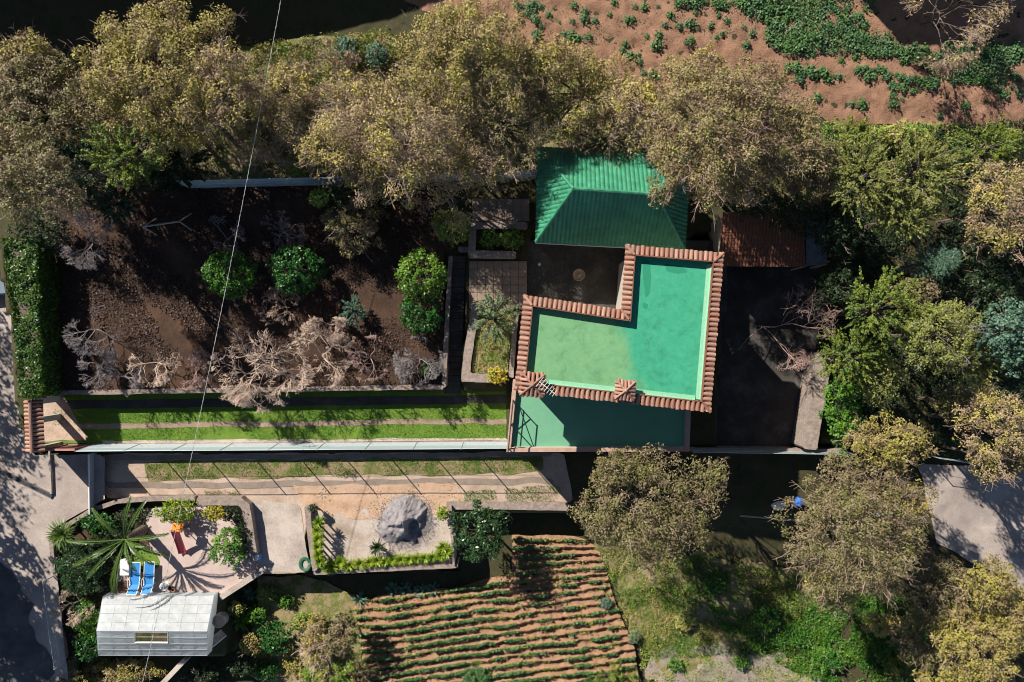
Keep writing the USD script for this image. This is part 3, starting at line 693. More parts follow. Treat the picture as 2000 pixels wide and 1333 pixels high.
# terrace
TE = WP([(1003, 742), (1350, 742), (1345, 881), (990, 882)], ZTE + .25)
tep = Polygon(TE)
wl = wallp.buffer(.0)
obj('terrace_block', extr(tep.buffer(-.12, join_style=2).difference(wallp), -1.0, ZTE - .02), m_render, house)
p, t_ = tri_fill(tep.buffer(-.1, join_style=2).difference(wallp.buffer(-.02)), .4, np.random.default_rng(6))
obj('terrace_floor', (np.column_stack([p, np.full(len(p), ZTE)]), t_), m_terrace, house, smooth=True)
kerb = tep.difference(tep.buffer(-.24, join_style=2)).difference(wallp)
obj('terrace_parapet', extr(kerb, ZTE - .35, ZTE + .28), m_render, house)
capm = mat_noise('terracotta_coping', [(.30, .17, .12), (.46, .30, .23), (.56, .42, .36)], 3, bump=.2)
obj('terrace_coping', extr(tep.buffer(.03, join_style=2).difference(tep.buffer(-.20, join_style=2)).difference(wallp), ZTE + .282, ZTE + .33), capm, house)
# house openings on the walls
for (a, b, fr, z0, z1, w, nm) in ((3, 4, .35, 4.2, 5.5, 1.2, 'window'), (3, 4, .7, 1.4, 2.6, 1.2, 'window'), (2, 3, .3, 3.45, 5.5, 1.6, 'door'), (2, 3, .65, 3.45, 5.5, 1.6, 'door'),
                                  (1, 2, .3, 4.2, 5.5, 1.4, 'window'), (1, 2, .7, 4.2, 5.5, 1.4, 'window'), (4, 5, .5, 1.2, 3.2, 1.2, 'door'), (5, 0, .5, 4.2, 5.4, 1.2, 'window')):
    W0 = np.array(wallp.exterior.coords)[:-1]
    A, B = OUT[a], OUT[b]
    d = unit(B - A); n = np.array([d[1], -d[0]])
    c = A + (B - A) * fr + n * .45
    ang = math.degrees(math.atan2(d[1], d[0]))
    f = MB()
    for sx in (-1, 1): f.box((*(c + d * sx * w / 2), (z0 + z1) / 2), (.08, .12, z1 - z0), ang)
    f.box((*c, z1 + .04), (w + .08, .12, .08), ang); f.box((*c, z0 - .04), (w + .2, .16, .08), ang)
    wd = obj(nm, f.mesh, m_white if nm == 'window' else m_wood, house)
    obj('pane', MB().box((*c, (z0 + z1) / 2), (w - .08, .05, z1 - z0), ang).mesh, m_glass, wd)

def chimney(px, py, size, label, zb, zt):
    c = W(px, py, zt + .35)
    rz = -5.5
    t = thing('chimney', label, 'chimney', (c[0], c[1], zb), rz)
    h = zt - zb
    obj('stack', MB().box((0, 0, h / 2), (size * .72, size * .72, h), 0, .02).mesh, m_render, t)
    S = size / 2
    rng = np.random.default_rng(int(px))
    rise = .55 * S
    ap = np.array([0, 0, h + .1 + rise])
    obj('cap', MB().add([[-S, -S, h], [S, -S, h], [S, S, h], [-S, S, h], ap - [0, 0, .06], [0, 0, h - .03]], [[0, 1, 4], [1, 2, 4], [2, 3, 4], [3, 0, 4], [1, 0, 5], [2, 1, 5], [3, 2, 5], [0, 3, 5]]).mesh, m_oldtile, t)
    for k in range(4):
        a = math.pi / 2 * k
        d = np.array([math.cos(a), math.sin(a)]); s = np.array([-d[1], d[0]])
        for j in range(5):
            u = (j - 2) * S * .36
            L0 = S * 1.12 - abs(u)
            top = d * (abs(u) * .98) + s * u
            zt_ = h + .1 + rise * (1 - abs(u) / S)
            place_tile(t, (*top, zt_), d, max(L0, .12), math.atan(.55) * .95, .085, rng=rng)
        dg = unit(np.array([math.cos(a + math.pi / 4), math.sin(a + math.pi / 4)]))
        place_tile(t, (*(dg * .02), h + .15 + rise), dg, S * 1.42, math.atan(.55 / 1.41) * 1.05, .055, name='hip_tile')
    obj('finial', MB().tm(trimesh.creation.icosphere(1, .1).apply_translation(ap + [0, 0, .05])).mesh, m_tile, t)
    return t
chimney(1040, 752, 1.25, 'larger tile capped chimney at the southwest corner of the green roof beside the aerial', 6.2, 7.15)
chimney(1222, 763, 1.02, 'smaller tile capped chimney halfway along the south rim of the green roof', 6.2, 7.0)
# television aerial by the corner chimney
ab = W(1068, 756, 6.6)
an = thing('television_aerial', 'thin white television aerial standing on the flat roof beside the corner chimney', 'aerial', (ab[0], ab[1], 6.45))
obj('mast', MB().bar((0, 0, 0), (0, 0, 1.6), .022).mesh, m_steel, an)
obj('boom', MB().bar((-.45, .35, 1.5), (.35, -.28, 1.5), .018).mesh, m_white, an)
for k in range(7):
    q = np.array([-.42 + .125 * k, .33 - .097 * k, 1.52]); w = .32 - .02 * k
    obj('element', MB().bar(q + [-.61 * w, -.79 * w, 0], q + [.61 * w, .79 * w, 0], .011).mesh, m_white, an)
# railing on the terrace west parapet
ra, rb_ = W(1000, 780, ZTE + .33), W(990.5, 878, ZTE + .33)
rl = thing('terrace_railing', 'dark metal railing with crossed braces on the west edge of the lower green terrace', 'railing', tuple(ra))
rv_ = rb_ - ra
up = lambda f, h: ra * 0 + rv_ * f + np.array([.06, 0, h])
obj('top_rail', MB().bar(up(0, 1.15), up(1, 1.15), .035).mesh, m_darksteel, rl)
obj('lower_rail', MB().bar(up(0, .33), up(1, .33), .03).mesh, m_darksteel, rl)
for f in (.02, .5, .98): obj('post', MB().bar(up(f, -.05), up(f, 1.15), .035).mesh, m_darksteel, rl)
for (f0, h0, f1, h1) in ((.02, .05, .5, 1.15), (.5, .05, .02, .75), (.5, 1.15, .98, .05)): obj('brace', MB().bar(up(f0, h0), up(f1, h1), .028).mesh, m_darksteel, rl)

# ------------------------------------------------------------------ green hipped house
def corrugated_face(e0, e1, r0, r1, pitch=.235, amp=.055, tile=.36, segs=6, over=0.0):
    """barrel-tile surface between an eave line e0-e1 and a ridge line r0-r1 (trapezoid or triangle)"""
    e0, e1, r0, r1 = (np.array(q, float) for q in (e0, e1, r0, r1))
    u = unit(e1 - e0)
    nrm = unit(np.cross(u, (r0 + r1) / 2 - e0)); w = np.cross(nrm, u)
    if nrm[2] < 0: nrm = -nrm; w = -w
    Lw = np.linalg.norm(e1 - e0); H = ((r0 + r1) / 2 - e0) @ w
    nu = int(Lw / pitch) * segs + 1
    us = np.linspace(0, Lw, nu)
    vs = []
    k = int(math.ceil(H / tile))
    for i in range(k):
        vs += [(i * tile, 1), (min((i + 1) * tile, H) - .004, 0)]
    vs = np.array(vs)
    prof = np.abs(np.cos(np.pi * us / pitch)) ** .7 * amp
    V = np.array([[e0 + u * a + w * v + nrm * (pf + .03 * s) for a, pf in zip(us, prof)] for v, s in vs])
    nv = len(vs)
    V = V.reshape(-1, 3)
    ii = np.arange(nu * nv).reshape(nv, nu)
    Fq = np.stack([ii[:-1, :-1], ii[:-1, 1:], ii[1:, 1:], ii[1:, :-1]], -1).reshape(-1, 4)
    m = trimesh.Trimesh(V, np.vstack([Fq[:, [0, 1, 2]], Fq[:, [0, 2, 3]]]), process=False)
    for (a, b, keep) in ((e0, r0, e1), (e1, r1, e0)):
        pn = np.cross(unit(b - a), nrm)
        if (keep - a) @ pn < 0: pn = -pn
        m = trimesh.intersections.slice_mesh_plane(m, pn, a - pn * over)
    return m
gh = thing('green_roofed_house', 'house with hipped green tiled roof north of the flat roofed house', 'house')
ZE, ZRG = 4.2, 6.75
E = [W(1047, 472, ZE), W(1337, 487, ZE), W(1347, 308, ZE), W(1052, 288, ZE)]     # SW SE NE NW
R0, R1 = W(1120, 369, ZRG), W(1283, 380, ZRG)
ec = np.array([e[:2] for e in E])
obj('wall', extr(Polygon(ec).buffer(-.35, join_style=2), .9, ZE - .02), m_render, gh)
for (a, b, c, d) in ((E[0], E[1], R0, R1), (E[1], E[2], R1, R1), (E[2], E[3], R1, R0), (E[3], E[0], R0, R0)):
    obj('roof_slope', corrugated_face(a, b, c, d), m_greentile, gh)
for a, b in ((E[0], R0), (E[3], R0), (E[1], R1), (E[2], R1), (R0, R1)):
    obj('ridge_tiles', MB().tube(np.linspace(a + [0, 0, .05], b + [0, 0, .07], 14), np.tile([.11, .085], 7), 8).mesh, m_greentile, gh)
gut = MB().bar(E[0] + [-.02, -.06, -.06], E[1] + [.02, -.06, -.06], .055)
obj('gutter', gut.mesh, m_steel, gh)
for k, f in enumerate((.3, .62)):
    c = E[0] * (1 - f) + E[1] * f
    wd = obj('window', MB().box((c[0], c[1] + .36, 2.6), (1.1, .1, 1.1), -3).mesh, m_white, gh)
    obj('pane', MB().box((c[0], c[1] + .31, 2.6), (.95, .06, .95), -3).mesh, m_glass, wd)

# red tiled lean-to in the shade
lt = thing('tiled_shed', 'low shed with worn red tile roof in the shade east of the houses', 'shed')
a0, a1, b0, b1 = W(1402, 520, 2.7), W(1572, 522, 2.7), W(1402, 414, 3.6), W(1570, 416, 3.6)
obj('wall', extr(Polygon([a0[:2], a1[:2], b1[:2], b0[:2]]).buffer(-.25, join_style=2), .2, 2.6), m_render, lt)
obj('roof', corrugated_face(a0, a1, b0, b1, .19, .05, .33), m_oldtile, lt)
c0, c1, d0, d1 = W(1574, 520, 2.65), W(1614, 516, 2.65), W(1572, 414, 3.4), W(1612, 412, 3.4)
gs = thing('sheet_roof', 'grey corrugated sheet roof at the east end of the red tiled shed', 'roof')
obj('sheet', corrugated_face(c0, c1, d0, d1, .12, .03, 3.0, 4), mat_plain('weathered_sheet', (.13, .14, .16), .6, var=.4), gs)
for q in (c0, c1, d0, d1): obj('post', MB().bar((q[0], q[1], .2), (q[0], q[1], q[2] - .02), .05).mesh, m_greywood, gs)

# ------------------------------------------------------------------ walls, steps and terraces
def wall(name, label, pts, ztop, zbot, w, mat=m_wall, cat='wall', cap=None, seed=1, part='stonework', rough=.04):
    c = WP(pts, ztop)
    poly = LineString(c).buffer(w / 2, cap_style=2, join_style=2)
    t = thing(name, label, cat)
    q = poly.segmentize(.25)
    xy = np.array(q.exterior.coords)
    d = (meshkit.fbm(np.stack([xy[:, 0], xy[:, 1], 0 * xy[:, 0]], 1) * 3, 3, seed) - .5)[:, None] * rough * 2
    q = Polygon(xy + d).buffer(0)
    p, tt = tri_fill(q, .22, np.random.default_rng(seed))
    nb = len(p)
    top = np.column_stack([p, ztop + fb(3, .06, seed)(p[:, 0], p[:, 1])])
    m = trimesh.Trimesh(top, tt, process=False)
    be = m.edges[trimesh.grouping.group_rows(m.edges_sorted, require_count=1)]
    bot = top.copy(); bot[:, 2] = zbot
    F = [tt] + [np.column_stack([be[:, 0], nb + be[:, 0], nb + be[:, 1]]), np.column_stack([be[:, 0], nb + be[:, 1], be[:, 1]])]
    obj(part, (np.vstack([top, bot]), np.vstack(F)), mat, t)
    if cap: cap(t)
    return t
wall('retaining_wall', 'long low retaining wall between the orchard and the grass tracks', [(95, 768), (500, 762), (866, 756)], ORCH + .05, -.3, .28, seed=2)
wall('retaining_wall', 'wall along the east edge of the orchard beside the dark steps', [(867, 758), (872, 640), (880, 500)], ORCH + .12, -.3, .25, seed=3)
wall('planter_wall', 'rough concrete planter wall bordering the grey olive bush bed west of the house', [(930, 592), (914, 690), (909, 738), (985, 740)], 1.75, -.2, .5, seed=4)
wall('planter_wall', 'narrow concrete wall between the planter bed and the house', [(1008, 610), (998, 738)], 1.65, -.2, .3, seed=5)
wall('planter_wall', 'upper planter wall beside the green house courtyard, three short arms around two shrubs', [(1030, 440), (924, 440), (921, 496), (1008, 498)], 1.95, .6, .42, seed=6)
wall('planter_wall', 'short wall stub jutting from the top of the dark steps', [(895, 487), (918, 487)], 1.6, .6, .3, seed=7)
wall('yard_wall', 'wide rough wall along the east side of the dark yard', [(1612, 690), (1598, 780), (1582, 878)], 1.25, -1.2, .85, seed=8)
wall('boundary_wall', 'low wall carrying the wire fence along the lower driveway', [(82, 872), (540, 869), (992, 865)], .12, -1.1, .26, seed=9)
wall('boundary_wall', 'wall below the fence south of the dark east yard', [(1345, 878), (1655, 882)], .3, -1.4, .22, seed=10)
wall('garden_wall', 'curving stone wall around the palm garden by the road', [(104, 1120), (99, 1052), (112, 1038), (176, 998), (228, 980), (300, 975), (380, 974)], -.55, -1.7, .26, seed=11)
wall('garden_wall', 'thick wall on the east side of the slide patio', [(384, 980), (468, 980), (480, 990), (494, 1080), (496, 1096)], -.35, -1.7, .5, seed=12)
wall('court_wall', 'pinkish wall on the west side of the gravel pile court', [(599, 988), (606, 1050), (615, 1116)], -.55, -2.9, .34, seed=13)
wall('court_wall', 'retaining wall along the south edge of the gravel pile court', [(612, 1120), (760, 1112), (894, 1106)], -.75, -2.95, .26, seed=14)
wall('court_wall', 'thin wall on the east side of the gravel pile court under the dark tree', [(886, 1106), (882, 1040), (880, 988)], -.6, -2.9, .16, seed=15)
wall('court_wall', 'pale thick wall running east from the court above the furrowed field', [(872, 988), (990, 988), (1110, 990)], -.85, -2.95, .5, seed=16)
wall('roadside_wall', 'low wall between the garden shrubs and the dark road at the left', [(105, 1120), (113, 1190), (126, 1290)], -.75, -1.8, .22, seed=17)
wall('path_edge', 'sloping concrete edge beside the garden ramp', [(520, 1110), (430, 1168)], -.8, -1.6, .35, m_concrete, seed=18)
wall('path_edge', 'short concrete strip running from the scrub to the bottom edge below the greenhouse', [(360, 1290), (308, 1345)], -1.2, -2.4, .3, m_concrete, 'kerb', seed=19)

# dark steps beside the orchard
st = thing('garden_steps', 'long flight of dark stone steps climbing between orchard and planter', 'steps')
NS = 22
for i in range(NS):
    f0, f1 = i / NS, (i + 1) / NS
    z = -.02 + (ORCH + .1) * f1
    y0, y1 = 770 + (500 - 770) * f0, 770 + (500 - 770) * f1
    A, B = W(867 + 11 * f0, y0, z), W(900 + 10 * f0, y0, z)
    C, D = W(900 + 10 * f1, y1, z), W(867 + 11 * f1, y1, z)
    c = (A + B + C + D) / 4
    obj('step', MB().box((c[0], c[1], z - .25), (B[0] - A[0], D[1] - A[1] - .015, .5), 0, .015).mesh, m_darkpave, st)
# paving slabs on the terrace west of the courtyard
pv = thing('slab_terrace', None, None, kind='structure')
rs = np.random.default_rng(8)
for i in range(7):
    for j in range(6):
        px, py = 924 + i * 16.2, 518 + j * 15.6
        if px > 1024: continue
        c = W(px, py, 1.38)
        obj('slab', MB().box((c[0], c[1], 1.34 + rs.normal(0, .006)), (.475, .46, .1), rs.normal(0, .5), .012).mesh, m_slab, pv)
for j in range(3):
    for i in range(7):
        c = W(930 + i * 16, 396 + j * 14.5, 1.6)
        obj('slab', MB().box((c[0], c[1], 1.52 + rs.normal(0, .01)), (.47, .44, .14), rs.normal(0, .8), .012).mesh, m_slab, pv)
sheet('planter_soil', [(930, 446), (1024, 446), (1020, 494), (932, 494)], 1.62, m_litter_ground, .2, 0, 31, fb(2, .05))
sheet('planter_soil', [(935, 600), (1002, 605), (992, 728), (922, 730)], 1.5, m_drygrass, .2, .1, 32, fb(2, .08))

# courtyard fountain and lamp
fc = W(1130, 538, 1.6)
fo = thing('fountain', 'small round stone fountain standing in the shaded courtyard', 'fountain', (fc[0], fc[1], 1.1))
def lathe(prof, n=20):
    prof = np.array(prof); a = np.linspace(0, 2 * math.pi, n, endpoint=False)
    v = np.array([[r * math.cos(t), r * math.sin(t), z] for r, z in prof for t in a])
    f = [[i * n + j, i * n + (j + 1) % n, (i + 1) * n + (j + 1) % n, (i + 1) * n + j] for i in range(len(prof) - 1) for j in range(n)]
    return v, np.array(f)
m_fount = mat_plain('fountain_stone', (.42, .30, .20), .7, bump=.2)
obj('pedestal', lathe([(.02, 0), (.22, 0), (.2, .06), (.09, .12), (.08, .45), (.13, .5), (.02, .5)]), m_fount, fo, smooth=30)
obj('bowl', lathe([(.02, .47), (.2, .5), (.33, .62), (.36, .7), (.33, .71), (.27, .63), (.02, .56)]), m_fount, fo, smooth=30)
obj('knob', lathe([(.02, .56), (.09, .58), (.08, .72), (.1, .8), (.06, .88), (.005, .9)]), m_fount, fo, smooth=30)
fl = W(1053, 517, 1.6)
fp = thing('garden_lamp', 'small round pink globe lamp on a post in the courtyard', 'lamp', (fl[0], fl[1], 1.1))
obj('post', MB().bar((0, 0, 0), (0, 0, .6), .035).mesh, m_darksteel, fp)
obj('globe', MB().tm(trimesh.creation.icosphere(2, .1).apply_translation([0, 0, .68])).mesh, mat_plain('pink_globe', (.7, .45, .42), .3), fp, smooth=True)

# ------------------------------------------------------------------ entrance: tiled gate wall, gates, fences
gw = thing('roofed_gateway', 'roofed gateway by the road with a double pitched terracotta tile top on masonry pillars', 'gateway')
g0, g1 = W(59, 782, 2.75), W(63, 885, 2.75)
gd = g1 - g0; gl = np.linalg.norm(gd); gd = gd / gl; gn = np.array([gd[1], -gd[0], 0])
ang = math.degrees(math.atan2(gd[1], gd[0]))
for f in (.04, .40, .96):
    q = g0 + gd * gl * f
    obj('pillar', MB().box((q[0], q[1], .85), (.34, .34, 3.1), ang).mesh, m_render, gw)
obj('lintel', MB().box((*((g0 + g1) / 2)[:2], 2.47), (gl * .98, .42, .16), ang).mesh, m_wood, gw)
obj('deck', MB().add([*(g0 + gn * .5 + [0, 0, -.34]), ] and [g0 - gn * .52 + [0, 0, -.345], g1 - gn * .52 + [0, 0, -.345], g1 + [0, 0, -.06], g0 + [0, 0, -.06], g0 + gn * .52 + [0, 0, -.345], g1 + gn * .52 + [0, 0, -.345]], [[0, 1, 2, 3], [3, 2, 5, 4]]).mesh, m_oldtile, gw)
obj('ridge', MB().tube([g0 + [0, 0, .04], (g0 + g1) / 2 + [0, 0, .05], g1 + [0, 0, .04]], .10, 8).mesh, m_tile, gw)
k = int(gl / .222)
for i in range(k):
    q = g0 + gd * (gl * (i + .5) / k)
    for s in (-1, 1):
        place_tile(gw, q + gn * s * .02 + [0, 0, -.03 + rt.normal(0, .006)], (gn * s)[:2], .60, .55, .098, rng=rt)
# red-brown gate leaf folded back along the fence
ga = W(84, 870, 0)
gt = thing('gate_leaf', 'red brown sheet metal gate leaf standing open by the tiled entrance wall', 'gate', tuple(ga))
gw_len = Wm(98)
obj('panel', MB().box((gw_len / 2, 0, 1.05), (gw_len, .05, 1.9), 0).mesh, m_redtin, gt)
obj('top_rail', MB().box((gw_len / 2, .0, 2.03), (gw_len, .12, .06)).mesh, mat_plain('faded_pink_paint', (.42, .20, .18), .6), gt)
for x in (0.02, gw_len * .5, gw_len - .02): obj('stile', MB().box((x, .06, 1.05), (.07, .06, 1.98)).mesh, m_redtin, gt)
# grey gate across the lower drive
w0, w1 = W(189, 884, PATH), W(191, 998, PATH)
dg = thing('driveway_gate', 'grey sheet gate with white top rail across the lower driveway', 'gate', tuple(w0))
dv = w1 - w0
obj('panel', MB().box((dv / 2 + [0, 0, .5]).tolist(), (.03, np.linalg.norm(dv), .85), 0).mesh, mat_plain('gate_grey', (.34, .33, .36), .5), dg)
obj('top_rail', MB().bar((0, 0, .96), dv + [0, 0, .96], .055).mesh, m_white, dg)
for f in (.0, .5, 1.0): obj('post', MB().bar(dv * f, dv * f + [0, 0, .98], .05).mesh, m_steel, dg)
# drain channel and kerb in the drive
dc = thing('drain_channel', 'diagonal grey drain channel with grating across the entrance drive', 'drain')
q0, q1 = W(-10, 915, -.54), W(102, 970, -.54)
dd = q1 - q0; dl = np.linalg.norm(dd); dang = math.degrees(math.atan2(dd[1], dd[0]))
obj('channel', MB().box(((q0 + q1) / 2).tolist(), (dl, .30, .06), dang).mesh, mat_plain('cast_iron', (.13, .125, .125), .7, bump=.2), dc)
for i in range(8):
    c = q0 + dd * (i + .5) / 8
    obj('grate', MB().box((c[0], c[1], c[2] + .035), (dl / 8 - .03, .2, .02), dang).mesh, m_darksteel, dc)
kb = obj('kerb', MB().box(((W(97, 878, -.5) + W(101, 966, -.5)) / 2 + [0, 0, .02]).tolist(), (.13, Wm(88), .12), 2.5, .02).mesh, m_greywood)
tag(kb, 'narrow pale kerb strip crossing the entrance drive below the gate wall', 'kerb')

def fence(label, pts, z0, h, posts, net, lean=(0, 0), postmat=m_steel):
    c = np.array([W(p[0], p[1], z0) for p in pts])
    ln = LineString(c[:, :2])
    t = thing('wire_fence', label, 'fence')
    top = np.array([lean[0], lean[1], h])
    n = posts
    P = [np.array([*ln.interpolate(i / n, normalized=True).coords[0], z0]) for i in range(n + 1)]
    for i, q in enumerate(P):
        obj('post', MB().bar(q, q + top * 1.02, .032).mesh, postmat, t)
        if i < n:
            r = P[i + 1]
            obj('netting', (np.array([q + [0, 0, .02], r + [0, 0, .02], r + top * .97, q + top * .97]), np.array([[0, 1, 2, 3]])), net, t)
    obj('top_wire', MB().tube([q + top for q in P], .022, 5).mesh, postmat, t)
    obj('lower_wire', MB().tube([q + top * .5 for q in P], .01, 4).mesh, postmat, t)
    return t
fence('long wire netting fence between the grass tracks and the lower driveway', [(184, 868), (995, 863)], .1, 2.05, 9, m_net, (0, -.14))
fence('wire netting fence behind the orchard under the big autumn trees', [(370, 368), (640, 362), (1046, 350)], 1.25, 1.9, 8, m_net2, (0, .05))
fence('wire netting fence along the south side of the dark east yard', [(1345, 878), (1655, 883)], .3, 1.2, 4, m_net2)
fence('wire netting fence above the pale driveway at the right', [(1815, 890), (1930, 908), (2040, 915)], -.3, 1.3, 4, m_net2)
fence('wire netting fence beside the road left of the greenhouse', [(106, 1125), (114, 1200), (128, 1292)], -.7, 1.2, 4, mat_net('faint_netting', (.45, .55, .5), .10))
pf = thing('pole_fence', 'long pale pole rail behind the big tree above the shaded ground', 'rail')
pa, pb = W(1446, 1008, -1.0), W(1580, 1018, -1.0)
obj('rail', MB().bar(pa, pb, .05).mesh, m_greywood, pf)
for f in (.1, .9): obj('post', MB().bar((pa * (1 - f) + pb * f) + [0, 0, -1.2], pa * (1 - f) + pb * f, .05).mesh, m_greywood, pf)
# swing frame in the orchard
sw = thing('swing_frame', 'pale wooden swing frame with a cross pole standing in the shaded orchard', 'swing frame')
s0, s1 = W(279, 443, 2.9), W(350, 433, 2.9)
obj('crossbar', MB().bar(s0, s1, .05).mesh, m_greywood, sw)
for q in (s0, s1):
    for k in (-.5, .5): obj('leg', MB().bar(q, (q[0], q[1] + k + .25, ORCH), .045).mesh, m_greywood, sw)

# overhead cable
A, B = W(556, -40, 8.0), W(276, 1345, 6.0)
ts = np.linspace(0, 1, 60)
pts = [A * (1 - t) + B * t - np.array([0, 0, 4 * .5 * t * (1 - t)]) for t in ts]
cb = thing('overhead_cable', 'thin pale overhead cable crossing the whole orchard from top to bottom', 'cable')
obj('wire', MB().tube(pts, .011, 5).mesh, mat_plain('cable_white', (.62, .60, .58), .4, var=.3, scale=3), cb)
tw = [p_ + np.array([.022 * math.cos(i * 1.9), .0, .022 * math.sin(i * 1.9)]) for i, p_ in enumerate([A * (1 - t) + B * t - np.array([0, 0, 2 * t * (1 - t)]) for t in np.linspace(0, 1, 160)])]
obj('carrier_wire', MB().tube(tw, .007, 4).mesh, m_steel, cb)

# ------------------------------------------------------------------ palm garden
def frond(length, az, el, droop, rng, nl=34, w=.55, old=False):
    s = np.linspace(0, 1, nl)
    ang = el - droop * s ** 1.5
    stp = length / (nl - 1)
    r = np.concatenate([[0], np.cumsum(np.cos(ang[:-1]) * stp)]); z = np.concatenate([[0], np.cumsum(np.sin(ang[:-1]) * stp)])
    d = np.array([math.cos(az), math.sin(az), 0]); side = np.array([-d[1], d[0], 0])
    P = d * r[:, None] + np.array([0, 0, 1]) * z[:, None]
    m = MB().tube(P, np.linspace(.05, .012, nl), 4)
    T = np.gradient(P, axis=0); T = unit(T)
    N = np.cross(side[None], T)
    N = np.where(N[:, 2:3] < 0, -N, N)
    for sg in (-1, 1):
        k = np.arange(4, nl)
        ll = w * np.sin(np.pi * np.clip((s[k] - .02) * .95, 0, 1)) ** .6 * rng.uniform(.8, 1.1, len(k))
        for rep in range(2):
            ax = unit(T[k] * .85 + sg * side * .6 - N[k] * .25 + rng.normal(0, .12, (len(k), 3)))
            pos = P[k] + T[k] * stp * .5 * rep + ax * ll[:, None] * .5
            v, f = leaf_quads(pos, unit(N[k] - sg * side * .4), ll, .05, rng, ax)
            m.add(v, f)
    return m.mesh
pc = W(241, 1056, 1.6)
pz = gz1(pc[0], pc[1])
palm = thing('date_palm', 'large date palm with long arching fronds in the walled garden', 'palm', (pc[0], pc[1], pz))
hz = 1.35 - pz
rp = np.random.default_rng(12)
k = 14
prof = [(.30 - .08 * i / k + (.03 if i % 2 else 0), hz * i / k) for i in range(k + 1)]
obj('trunk', lathe([(.01, -.1)] + [(.34, -.1)] + prof + [(.01, hz + .1)], 12), m_bark, palm)
for (tx, ty, el, dr) in ((143, 1056, .55, 1.0), (190, 1000, .6, .9), (262, 975, .75, 1.1), (284, 985, .7, 1.1), (322, 1043, .6, .9), (150, 1102, .5, 1.1), (176, 1122, .5, 1.0), (214, 1162, .5, 1.4),
                         (228, 1150, .6, 1.2), (315, 1084, .5, 1.1), (290, 1100, .6, 1.3), (265, 1112, .8, 1.4), (190, 1078, 1.0, 1.0), (292, 1062, 1.0, 1.0)):
    tgt = W(tx, ty, 1.8)
    v = tgt[:2] - pc[:2]
    az = math.atan2(v[1], v[0]); Ln = np.linalg.norm(v) * 1.18
    v_, f_ = frond(Ln, az, el, dr, rp, 30, .32)
    obj('frond', (v_ + [0, 0, hz], f_), L['palm'], palm)
def fan_plant(name, label, cat, px, py, r, h, n, pal, seed, base=None, width=.07, el=(.1, 1.3), group=None, z=None):
    rng = np.random.default_rng(seed)
    c = W(px, py, (z or 0))
    z0 = gz1(c[0], c[1]) if base is None else base
    c = W(px, py, z0 + h)
    t = thing(name, label, cat, (c[0], c[1], z0), group=group)
    if h > .3: obj('stem', MB().bar((0, 0, -.1), (0, 0, h), .07, .05).mesh, m_bark, t)
    m = MB()
    az = rng.uniform(0, 2 * math.pi, n); e = rng.uniform(*el, n)
    d = np.stack([np.cos(az) * np.cos(e), np.sin(az) * np.cos(e), np.sin(e)], 1)
    Ls = r * rng.uniform(.75, 1.1, n)
    o = np.array([0, 0, h])
    nr = unit(np.cross(np.cross(d, [0, 0, 1.0]), d))
    v, f = leaf_quads(o + d * Ls[:, None] * .35, nr, Ls * .8, width, rng, d); m.add(v, f)
    d2 = unit(d + np.array([0, 0, -.55]))
    v, f = leaf_quads(o + d * Ls[:, None] * .62 + d2 * Ls[:, None] * .2, unit(np.cross(np.cross(d2, [0, 0, 1.0]), d2)), Ls * .6, width * .8, rng, d2); m.add(v, f)
    obj('leaves', m.mesh, L[pal], t)
    return t
fan_plant('fan_palm', 'round fan palm with spiky green leaves at the corner of the garden wall', 'palm', 126, 1042, 1.0, 1.4, 130, 'palm', 3, width=.07)
fan_plant('potted_palm', 'small spiky palm standing in the gravel pile court', 'palm', 739, 1068, .62, .55, 90, 'dark', 4, base=COURT, width=.06)
fan_plant('agave', 'pale grey agave beside the ramp edge east of the greenhouse', 'agave', 491, 1158, .55, .15, 40, 'bluegreen', 5, width=.09)
fan_plant('banana_plant', 'bright green broad leaved plant east of the greenhouse', 'plant', 473, 1212, .75, .5, 22, 'vivid', 6, width=.24)
fan_plant('artichoke_plant', 'single pale spiky plant on the shaded west end of the court wall foot', 'plant', 703, 1170, .6, .2, 34, 'bluegreen', 7, width=.10)
ORD = ['first', 'second', 'third', 'fourth', 'fifth', 'sixth', 'seventh', 'eighth', 'ninth', 'tenth', 'eleventh', 'twelfth', 'thirteenth', 'fourteenth', 'fifteenth', 'sixteenth', 'seventeenth']
for i, px in enumerate((768, 792, 822, 848)):
    fan_plant('cabbage_plant', ORD[i] + ' blue green leafy plant from the west in the shade below the court wall', 'plant', px, 1152 - 2 * (i % 2), .55, .1, 40, 'bluegreen', 20 + i, width=.22, group='blue green plants in the shade below the court wall')
# flower bed of the court: yellow-green strap plants
BEDX = [650, 666, 684, 705, 722, 738, 752, 768, 784, 800, 815, 830, 846, 862, 872, 866, 640]
for i, (px, py, r) in enumerate([(650, 1104, .62), (666, 1098, .55), (684, 1103, .5), (705, 1100, .5), (722, 1098, .42), (738, 1094, .5), (752, 1097, .42), (768, 1093, .42), (784, 1093, .42), (800, 1092, .42),
                                 (815, 1091, .42), (830, 1090, .42), (846, 1088, .45), (862, 1084, .5), (872, 1078, .55), (866, 1068, .5), (640, 1108, .45)]):
    fan_plant('strap_leaved_plant', ORD[np.argsort(np.argsort(BEDX))[i]] + ' yellow green strap leaved plant from the west along the south court wall', 'plant', px, py, r, .22, 70, 'yellowgreen', 40 + i, base=-.95, width=.075, group='yellow green plants along the south wall of the court')
for i, (px, py) in enumerate([(624, 1020), (621, 1036), (623, 1052), (622, 1068), (624, 1084), (626, 1096)]):
    fan_plant('hedge_plant', ORD[i] + ' taller yellow green plant from the top along the west wall of the court', 'plant', px, py, .45, .9, 80, 'yellowgreen', 70 + i, base=-.95, width=.07, group='plants along the west wall of the court')

